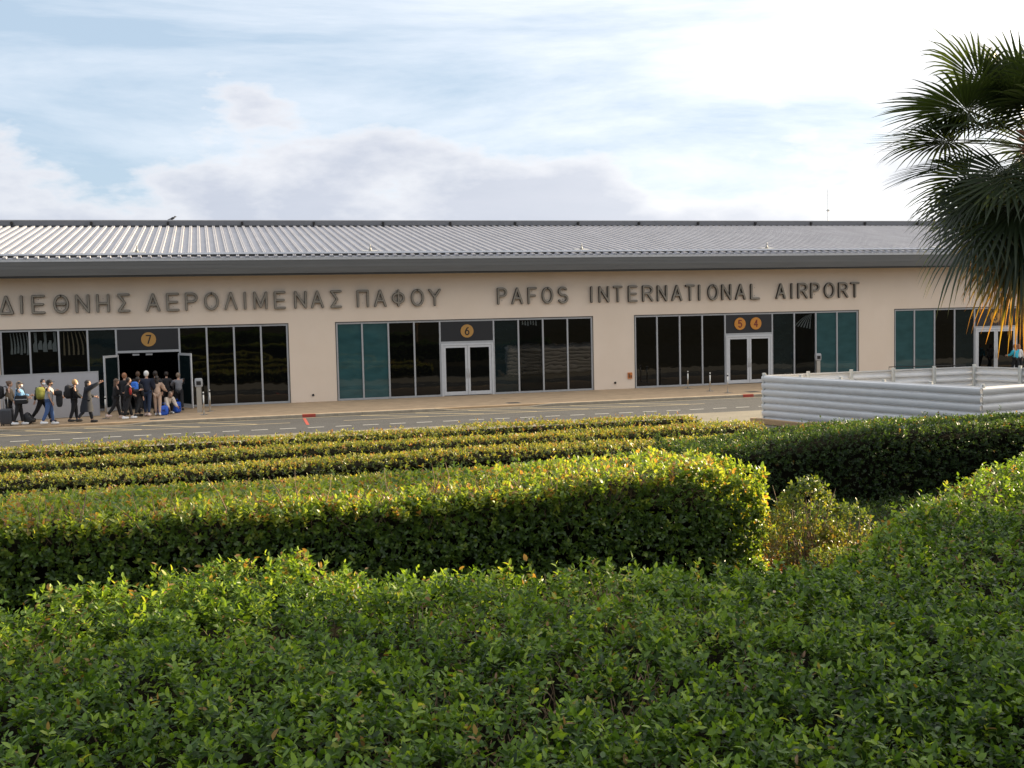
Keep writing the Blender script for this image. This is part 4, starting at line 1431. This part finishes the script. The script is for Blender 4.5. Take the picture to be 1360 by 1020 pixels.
skin_m = mat('skin', (0.50, 0.29, 0.20), rough=.55)
SK2 = mat('skin_tan', (0.38, 0.21, 0.13), rough=.55)
black_c = cloth('black', (0.012, 0.012, 0.014))
navy_c = cloth('navy', (0.014, 0.018, 0.035))
coat_c = cloth('dark_coat', (0.010, 0.012, 0.018))
denim_c = cloth('denim', (0.05, 0.10, 0.24))
ddenim_c = cloth('dark_denim', (0.025, 0.04, 0.08))
greyt_c = cloth('grey_tee', (0.33, 0.33, 0.34))
khaki_c = cloth('khaki', (0.20, 0.15, 0.10))
blue_c = cloth('blue_sweater', (0.12, 0.25, 0.42))
beige_c = cloth('beige', (0.52, 0.36, 0.26))
cream_c = cloth('cream', (0.62, 0.52, 0.42))
char_c = cloth('charcoal', (0.04, 0.04, 0.045))
white_shoe = mat('white_shoe', (0.72, 0.72, 0.72), rough=.5)
dark_shoe = mat('dark_shoe', (0.02, 0.018, 0.017), rough=.5)
pink_shoe = mat('pale_shoe', (0.62, 0.48, 0.42), rough=.5)
mask_w = mat('white_mask', (0.75, 0.75, 0.76), rough=.7)
mask_b = mat('black_mask', (0.02, 0.02, 0.022), rough=.7)
hair_d = mat('dark_hair', (0.022, 0.014, 0.010), rough=.5, noise=.3, nscale=40)
hair_b = mat('brown_hair', (0.10, 0.055, 0.03), rough=.5, noise=.3, nscale=40)
hair_f = mat('fair_hair', (0.36, 0.23, 0.11), rough=.5, noise=.25, nscale=40)
hair_w = mat('white_hair', (0.68, 0.66, 0.62), rough=.6, noise=.15, nscale=40)
hair_r = mat('red_hair', (0.30, 0.13, 0.06), rough=.5, noise=.25, nscale=40)
hair_g = mat('grey_brown_hair', (0.22, 0.16, 0.11), rough=.5, noise=.25, nscale=40)
eye_m = mat('eye_dark', (.02, .015, .012), rough=.3)


def skinmesh(name, verts, edges, radii, root, m, parent):
    me = bpy.data.meshes.new(name)
    me.from_pydata([tuple(v) for v in verts], edges, [])
    o = link(name, me, parent)
    me.materials.append(m)
    md = o.modifiers.new('skin', 'SKIN')
    md.use_smooth_shade = True
    md.branch_smoothing = .6
    for i, r_ in enumerate(radii):
        sv = me.skin_vertices[0].data[i]
        sv.radius = (r_, r_) if isinstance(r_, (int, float)) else r_
        sv.use_root = (i == root)
    sb = o.modifiers.new('sub', 'SUBSURF')
    sb.levels = 1
    sb.render_levels = 1
    PEND.append(o)
    return o


def person(x, y, head, H, label, top=black_c, legs=black_c, shoes=dark_shoe, hair=hair_d, hairkind='short', sk=skin_m,
           hip=(18, -16), knee=(6, 14), arm=((8, 10, 12), (-6, 10, 14)), lean=4, sleeves='long', mask=None, cap=None, coat=0.0,
           crouch=False, bulk=1.0, headturn=0, headtilt=0, arms_abs=None, z=0.0, female=False):
    """local frame: facing +X, left = +Y. arm = (forward swing, out, elbow bend) per side in degrees"""
    S = H / 1.75
    root = empty('person', (x, y, z), R_(head))
    tag(root, label, 'person')
    ln = R_(lean)

    def fwd(a):   # direction for a downwards limb swung forward by a
        return Vector((math.sin(a), 0, -math.cos(a)))
    th_l, sh_l = .44 * S, .42 * S
    ankles, knees, hips = [], [], []
    if crouch:
        pelz = .36 * S
    else:
        pelz = max(th_l * math.cos(R_(hip[k])) + sh_l * math.cos(R_(hip[k] - knee[k])) for k in (0, 1)) + .085 * S
    pel = Vector((0, 0, pelz))
    up = Vector((math.sin(ln), 0, math.cos(ln)))
    chest = pel + up * .30 * S
    upch = pel + up * .43 * S
    neck = pel + up * .535 * S
    hd = neck + Vector((math.sin(ln + R_(headtilt)) * .12 + .015, 0, .135)) * S
    V, E, Rr = [pel, chest, upch, neck, neck.lerp(hd, .45), hd], [(0, 1), (1, 2), (2, 3), (3, 4), (4, 5)], [.09 * S, .085 * S, .075 * S, .048 * S, .048 * S, .085 * S]
    hand_pts = []
    armj = []
    for k_, sg_ in ((0, 1), (1, -1)):
        shd = pel + up * .475 * S + Vector((0, sg_ * (.165 if female else .185) * S, 0))
        if arms_abs and arms_abs[k_]:
            e_, h_ = arms_abs[k_]
            el_ = shd + Vector(e_) * .29 * S
            wr = el_ + Vector(h_) * .25 * S
        else:
            f_, o_, b_ = (R_(q) for q in arm[k_])
            du = Vector((math.sin(f_) * math.cos(o_), sg_ * math.sin(o_), -math.cos(f_) * math.cos(o_)))
            el_ = shd + du * .29 * S
            f2 = f_ + b_
            du2 = Vector((math.sin(f2) * math.cos(o_ * .5), sg_ * math.sin(o_ * .3), -math.cos(f2) * math.cos(o_ * .5)))
            wr = el_ + du2 * .25 * S
        hv = (wr - el_).normalized()
        hn = wr + hv * .085 * S
        b0 = len(V)
        V += [shd, el_, wr, hn]
        Rr += [.042 * S, .034 * S, .025 * S, (.034 * S)]
        E += [(2, b0), (b0, b0 + 1), (b0 + 1, b0 + 2), (b0 + 2, b0 + 3)]
        hand_pts.append((wr, hn, hv))
        armj.append((shd, el_, wr))
    legj = []
    for k_, sg_ in ((0, 1), (1, -1)):
        hp = pel + Vector((0, sg_ * .095 * S, -.03 * S))
        a1 = R_(hip[k_]); a2 = R_(hip[k_] - knee[k_])
        kn = hp + fwd(a1) * (th_l - .03 * S)
        an = kn + fwd(a2) * sh_l
        if not crouch:
            an.z = max(an.z, .075 * S)
        toe = an + Vector((.15 * S, sg_ * .015, -.045 * S))
        b0 = len(V)
        V += [hp, kn, an, toe]
        Rr += [.088 * S, .058 * S, .040 * S, .030 * S]
        E += [(0, b0), (b0, b0 + 1), (b0 + 1, b0 + 2), (b0 + 2, b0 + 3)]
        legj.append((hp, kn, an, toe))
    skinmesh('body', V, E, Rr, 0, sk, root)
    # face and fingers
    fm = MB()
    hr = Matrix.Rotation(R_(headturn), 3, 'Z')
    def hp_(v):
        return hd + hr @ (Vector(v) * S)
    fm.ell(hp_((.01, 0, .015)), (.098 * S, .080 * S, .118 * S), nu=14, nv=10, rot=hr)
    fm.ell(hp_((.055, 0, -.06)), (.045 * S, .048 * S, .045 * S), nu=8, nv=6, rot=hr)
    fm.ell(hp_((.108, 0, -.01)), (.016 * S, .012 * S, .024 * S), nu=6, nv=5)
    for q in (-1, 1):
        fm.ell(hp_((.0, q * .082, .0)), (.018 * S, .010 * S, .030 * S), nu=6, nv=5, rot=hr)
    fm.ell(hp_((.098, 0, -.052)), (.010 * S, .024 * S, .007 * S), nu=6, nv=4)
    fm.build('head', sk, root)
    for wr, hn, hv in hand_pts:
        fg = MB()
        lat = hv.cross(Vector((0, 1, 0)))
        if lat.length < .2:
            lat = Vector((1, 0, 0))
        lat.normalize()
        side_ = hv.cross(lat).normalized()
        for i, l_ in enumerate((.062, .072, .068, .052)):
            b_ = hn + lat * ((i - 1.5) * .018 * S)
            m1 = b_ + hv * l_ * .55 * S
            fg.tube([b_ - hv * .02, m1, m1 + (hv * .8 + side_ * .5).normalized() * l_ * .5 * S], [.0095 * S, .009 * S, .007 * S], 5)
        tb = wr + hv * .03 * S + lat * .03 * S
        fg.tube([tb, tb + (hv + lat * 1.1).normalized() * .035 * S, tb + (hv * 1.2 + lat * .7).normalized() * .065 * S], [.011 * S, .010 * S, .008 * S], 5)
        fg.build('fingers', sk, root)
    ey_ = MB()
    for q in (-1, 1):
        ey_.ell(hp_((.092, q * .032, .018)), (.010 * S, .014 * S, .008 * S), nu=6, nv=4, rot=hr)
    ey_.build('eyes', eye_m, root)
    # hair
    hm = MB()
    tilt = Matrix.Rotation(R_(-28), 3, 'Y')
    if hairkind != 'none':
        hm.ell(hp_((-.012, 0, .035)), (.112 * S, .094 * S, .112 * S), nu=14, nv=10, rot=hr @ tilt, v0=.36)
        hm.ell(hp_((-.040, 0, .01)), (.078 * S, .086 * S, .098 * S), nu=12, nv=8, rot=hr)
    if hairkind == 'long':
        hm.ell(hp_((-.065, 0, -.13)), (.055 * S, .090 * S, .20 * S), e=.8, nu=12, nv=8, rot=hr)
    if hairkind == 'bun':
        hm.ell(hp_((-.10, 0, .09)), (.05 * S, .05 * S, .045 * S), nu=10, nv=6)
    if hairkind == 'bob':
        hm.ell(hp_((-.045, 0, -.05)), (.075 * S, .100 * S, .12 * S), e=.8, nu=12, nv=8, rot=hr)
    if hm.v:
        hm.build('hair', hair, root)
    if cap:
        cm = MB()
        cm.ell(hp_((-.002, 0, .045)), (.116 * S, .098 * S, .095 * S), nu=14, nv=8, rot=hr, v0=.5)
        cm.ell(hp_((.13, 0, .050)), (.075 * S, .070 * S, .010 * S), nu=12, nv=4, rot=hr)
        cm.build('cap', cap, root)
    if mask:
        MB().ell(hp_((.082, 0, -.040)), (.040 * S, .062 * S, .052 * S), nu=10, nv=8, rot=hr).build('face_mask', mask, root)
    # clothes
    B = bulk * 1.18
    Vt = [pel - up * .04 * S, pel + up * .12 * S, chest, upch, neck - up * .045 * S]
    Et = [(0, 1), (1, 2), (2, 3), (3, 4)]
    Rt = [.140 * S * B, .132 * S * B, .145 * S * B, .140 * S * B, .085 * S]
    for k_, (shd, el_, wr) in enumerate(armj):
        b0 = len(Vt)
        if sleeves == 'long':
            Vt += [shd - up * .01, el_, wr - (wr - el_) * .05]
            Rt += [.098 * S * B, .070 * S * B, .048 * S * B]
            Et += [(3, b0), (b0, b0 + 1), (b0 + 1, b0 + 2)]
        else:
            Vt += [shd, shd.lerp(el_, .75)]
            Rt += [.095 * S * B, .070 * S]
            Et += [(3, b0), (b0, b0 + 1)]
    skinmesh('jacket' if sleeves == 'long' else 'shirt', Vt, Et, Rt, 0, top, root)
    Vl = [pel + up * .02 * S]
    El, Rl = [], [.122 * S * min(B, 1.05)]
    for hp, kn, an, toe in legj:
        b0 = len(Vl)
        Vl += [hp, kn, an + (kn - an) * .10]
        Rl += [.112 * S, .082 * S, .060 * S]
        El += [(0, b0), (b0, b0 + 1), (b0 + 1, b0 + 2)]
    skinmesh('trousers', Vl, El, Rl, 0, legs, root)
    if coat:
        cm = MB()
        n_ = 16
        rings = []
        lv_ = [(.16, .175, .175), (-.02, .195, .20), (-.25, .235, .24), (-coat, .26, .26)]
        vs = []
        for dz, rx_, ry_ in lv_:
            for i in range(n_):
                a = 2 * math.pi * i / n_
                wob = 1 + .05 * math.sin(a * 5 + dz * 9)
                vs.append((pel.x + up.x * dz * S + rx_ * S * wob * math.cos(a), ry_ * S * wob * math.sin(a), pel.z + dz * S))
        fs = [(j * n_ + i, j * n_ + (i + 1) % n_, (j + 1) * n_ + (i + 1) % n_, (j + 1) * n_ + i) for j in range(3) for i in range(n_)]
        cm.add(vs, fs, 0, True)
        cm.build('coat_skirt', top, root)
    for hp, kn, an, toe in legj:
        sm_ = MB()
        c_ = an.lerp(toe, .45)
        c_ = Vector((c_.x, c_.y, an.z - .028 * S))
        sm_.ell(c_, (.150 * S, .052 * S, .050 * S), e=.75, nu=12, nv=8)
        sm_.ell((an.x, an.y, an.z + .01), (.055 * S, .048 * S, .05 * S), nu=10, nv=6)
        sm_.build('shoe', shoes, root)
    return root


def backpack(x, y, z, head, m, label, sc=1.0, strap=True, tilt=0):
    root = empty('backpack', (x, y, z), R_(head))
    root.rotation_euler.y = R_(tilt)
    tag(root, label, 'backpack')
    MB().ell((0, 0, 0), (.13 * sc, .17 * sc, .25 * sc), e=.55, nu=16, nv=12).build('bag_body', m, root)
    MB().ell((-.12 * sc, 0, -.08 * sc), (.05 * sc, .12 * sc, .11 * sc), e=.5, nu=12, nv=8).build('front_pocket', m, root)
    st = MB()
    for q in (-1, 1):
        st.tube([(.10 * sc, q * .09 * sc, .20 * sc), (.20 * sc, q * .10 * sc, .24 * sc), (.27 * sc, q * .11 * sc, .08 * sc), (.13 * sc, q * .12 * sc, -.16 * sc)], .014, 5)
    st.tube([(0.0, -.04, .24 * sc), (0, -.03, .29 * sc), (0, .03, .29 * sc), (0, .04, .24 * sc)], .009, 5)
    st.build('straps', black_c, root)
    return root


def suitcase(x, y, head, h, m, label, tilt=0, handle_up=True):
    root = empty('suitcase', (x, y, 0), R_(head))
    root.rotation_euler.y = R_(tilt)
    tag(root, label, 'suitcase', 'suitcases of the waiting people')
    z0 = .05
    MB().ell((0, 0, z0 + h / 2), (.15, .23, h / 2), e=.3, nu=20, nv=12).build('shell', m, root)
    rb_ = MB()
    for q in (-.14, -.07, 0, .07, .14):
        rb_.box(-.157, -.148, q - .012, q + .012, z0 + .08, z0 + h - .08)
        rb_.box(.148, .157, q - .012, q + .012, z0 + .08, z0 + h - .08)
    rb_.build('ribs', m, root)
    for q in ((-.1, -.17), (-.1, .17), (.1, -.17), (.1, .17)):
        MB().tube([(q[0], q[1] - .015, .03), (q[0], q[1] + .015, .03)], .03, 8).build('wheel', vent_dark, root)
    if handle_up:
        MB().tube([(-.05, -.08, z0 + h - .02), (-.05, -.08, z0 + h + .42), (-.05, .08, z0 + h + .42), (-.05, .08, z0 + h - .02)], .011, 6).build('handle', steel, root)
    return root


E0 = 0      # heading 0 faces +X (towards the open doorway, right in the picture)
person(-7.33, 46.05, 0, 1.66, 'person in khaki brown jacket at the left end of the queue', top=khaki_c, legs=black_c, hair=hair_b, hairkind='bun', hip=(8, -8), knee=(4, 8), arm=((15, 8, 30), (10, 8, 20)), female=True)
backpack(-7.62, 46.05, 1.22, 0, black_c, 'black backpack on the back of the person in khaki', 1.0)
person(-6.86, 45.2, 0, 1.68, 'person in blue sweater and white mask carrying a black bag', top=blue_c, legs=black_c, shoes=white_shoe, hair=hair_g, hairkind='bob', cap=char_c, mask=mask_w, hip=(10, -10), knee=(4, 10), arm=((25, 8, 65), (20, 10, 60)), bulk=1.15, female=True)
tb = empty('shoulder_bag', (-6.72, 45.0, .98)); tag(tb, 'black shoulder bag with pale stripe held by the person in blue', 'bag')
MB().ell((0, 0, 0), (.24, .10, .17), e=.4, nu=16, nv=10).build('bag_body', black_c, tb)
MB().box(-.20, .20, -.106, -.10, .0, .03).build('stripe', greyt_c, tb)
MB().tube([(-.18, 0, .14), (-.12, .05, .42), (.08, .05, .42), (.16, 0, .14)], .012, 5).build('strap', black_c, tb)
suitcase(-7.30, 45.25, 80, .60, mat('suitcase_dark', (.045, .045, .05), rough=.4), 'dark grey upright suitcase at the left end of the queue')
suitcase(-6.45, 45.62, 0, .44, mat('suitcase_black', (.018, .018, .02), rough=.45), 'black trolley case tilted and pulled by the striding person', tilt=-38)
person(-6.12, 45.95, -25, 1.74, 'striding person in black with white mask and long black trousers', top=black_c, legs=black_c, hair=hair_d, hairkind='short', mask=mask_w, hip=(24, -26), knee=(8, 14), arm=((35, 8, 75), (-25, 12, 10)), headturn=-35)
backpack(-6.13, 45.62, 1.16, 115, mat('cloth_olive', (0.26, 0.26, 0.05), rough=.85, noise=.25, nscale=12), 'olive yellow backpack worn in front by the person in black', .95)
person(-5.74, 44.75, 0, 1.72, 'person in grey t-shirt, blue jeans, black cap and black mask', top=greyt_c, legs=denim_c, shoes=white_shoe, hair=hair_d, cap=black_c, mask=mask_b, sleeves='short', sk=SK2, hip=(12, -10), knee=(8, 16), arm=((28, 8, 40), (2, 8, 22)), bulk=1.08)
jk = empty('folded_jacket', (-5.36, 44.72, .98)); tag(jk, 'black jacket hanging over the arm of the person in jeans', 'jacket')
MB().ell((0, 0, 0), (.12, .09, .32), e=.6, nu=14, nv=10).ell((-.03, -.03, .22), (.15, .12, .10), e=.7, nu=14, nv=8).build('cloth', black_c, jk)
person(-4.92, 45.45, 5, 1.66, 'fair haired person in black jacket beside the person pointing', top=black_c, legs=black_c, hair=hair_f, hairkind='short', hip=(8, -8), knee=(6, 12), arm=((14, 6, 40), (14, 6, 40)), headturn=15, bulk=1.12, mask=mask_w)
backpack(-5.11, 45.42, 1.18, 5, black_c, 'black backpack on the fair haired person', 1.05)
person(-4.40, 44.85, 12, 1.66, 'person in long black coat pointing towards the doorway', top=coat_c, legs=coat_c, hair=hair_d, hairkind='bob', hip=(16, -20), knee=(6, 18), coat=.46, bulk=1.16, female=True,
       arms_abs=(None, (Vector((.80, -.05, .34)), Vector((.88, -.03, .46)))), arm=((12, 8, 60), (0, 0, 0)))
person(-3.46, 46.15, 20, 1.62, 'person with long brown hair and dark clothes nearest the left door leaf', top=black_c, legs=black_c, shoes=pink_shoe, hair=hair_b, hairkind='long', hip=(18, -20), knee=(8, 20), arm=((20, 6, 60), (12, 6, 50)), female=True)
person(-2.98, 45.75, 20, 1.66, 'person in black with a red armband detail and bright white shoes', top=black_c, legs=black_c, shoes=white_shoe, hair=hair_d, hip=(14, -10), knee=(4, 12), arm=((10, 6, 50), (30, 8, 70)), bulk=1.08)
am_ = MB().ell((0, 0, 0), (.055, .06, .16), nu=10, nv=8)
ab = am_.build('red_scarf', mat('cloth_red', (.32, .02, .015), rough=.8)); ab.location = (-2.86, 45.52, 1.12); tag(ab, 'red scarf hanging at the arm of the white shoed person', 'scarf')
person(-3.22, 47.5, 60, 1.78, 'red haired person behind the others at the doorway', top=black_c, legs=black_c, hair=hair_r, hairkind='short')
person(-2.66, 46.6, 55, 1.64, 'person in dark clothes wearing the bright blue backpack', top=black_c, legs=black_c, hair=hair_d, hairkind='short', shoes=dark_shoe)
backpack(-2.74, 46.30, 1.24, 60, mat('cloth_blue', (.03, .16, .62), rough=.7, noise=.2, nscale=12), 'bright blue backpack at the doorway queue', .80)
person(-2.32, 46.75, 75, 1.84, 'white haired person in navy jacket and dark jeans, seen from behind', top=navy_c, legs=ddenim_c, shoes=pink_shoe, hair=hair_w, hip=(6, -6), knee=(4, 8), arm=((10, 10, 40), (10, 10, 40)), bulk=1.22)
person(-2.02, 47.95, 85, 1.80, 'tall dark haired person inside the queue under the number 7', top=black_c, legs=black_c, hair=hair_d, bulk=1.1)
person(-1.92, 46.85, 80, 1.62, 'person in beige trousers with a beige jacket, seen from behind', top=beige_c, legs=beige_c, shoes=white_shoe, hair=hair_d, hairkind='long', hip=(4, -4), knee=(2, 5), arm=((12, 22, 60), (12, 22, 60)), female=True)
person(-1.60, 47.6, -60, 1.55, 'crouching person in cream patterned top beside the blue bags', top=cream_c, legs=black_c, shoes=white_shoe, hair=hair_g, hairkind='bob', crouch=True, lean=38, hip=(112, 88), knee=(132, 118), arm=((20, 8, 40), (24, 8, 30)), bulk=1.12, female=True)
person(-1.12, 48.6, 100, 1.66, 'person in grey top pushing the right hand door leaf', top=cloth('grey', (.16, .16, .17)), legs=black_c, hair=hair_g, hairkind='short', arm=((40, 10, 50), (65, 8, 40)))
person(-2.75, 48.9, 90, 1.76, 'dark clothed person inside the doorway, left of the tall one', top=black_c, legs=black_c, hair=hair_b)
person(-1.62, 49.3, 95, 1.70, 'dark clothed person inside the doorway, right of the tall one', top=black_c, legs=black_c, hair=hair_d)
# the two blue bags
for bx_, by_, hh, lab, yaw in ((-1.72, 46.9, .40, 'blue shopping bag with printed mark in front of the crouching person', 10), (-1.22, 47.9, .46, 'blue soft bag right of the crouching person', 60)):
    bg_ = empty('blue_bag', (bx_, by_, 0), R_(yaw)); tag(bg_, lab, 'bag')
    MB().ell((0, 0, hh / 2), (.20, .13, hh / 2), e=.45, nu=18, nv=10).build('bag_body', mat('bag_blue', (.015, .09, .48), rough=.5, noise=.3, nscale=10), bg_)
    MB().tube([(-.10, -.02, hh - .03), (-.08, -.02, hh + .10), (.08, -.02, hh + .10), (.10, -.02, hh - .03)], .012, 5).build('strap', mat('bag_blue'  , (0, 0, 0)), bg_)
    MB().box(-.07, .07, -.138, -.128, hh * .35, hh * .40).box(-.05, .05, -.138, -.128, hh * .5, hh * .6).build('print', black_c, bg_)
# beyond the white fence, by door 3
person(41.35, 49.3, 100, 1.62, 'person in turquoise jacket standing at door 3 beyond the white fence', top=cloth('turquoise', (.04, .42, .55)), legs=black_c, hair=hair_r, hairkind='long', female=True, arm=((20, 14, 60), (14, 10, 30)))
person(41.80, 49.6, 80, 1.60, 'person in white top beside the one in turquoise at door 3', top=cloth('white', (.7, .68, .66)), legs=black_c, hair=hair_r, hairkind='bob', female=True)

bpy.context.view_layer.update()
dg = bpy.context.evaluated_depsgraph_get()
for o in PEND:
    me = bpy.data.meshes.new_from_object(o.evaluated_get(dg))
    me.name = o.name
    for p_ in me.polygons:
        p_.use_smooth = True
    o['_new'] = me.name
    o['_n'] = 1
    PEND[PEND.index(o)] = (o, me)
for o, me in PEND:
    o.modifiers.clear()
    o.data = me
    del o['_new'], o['_n']
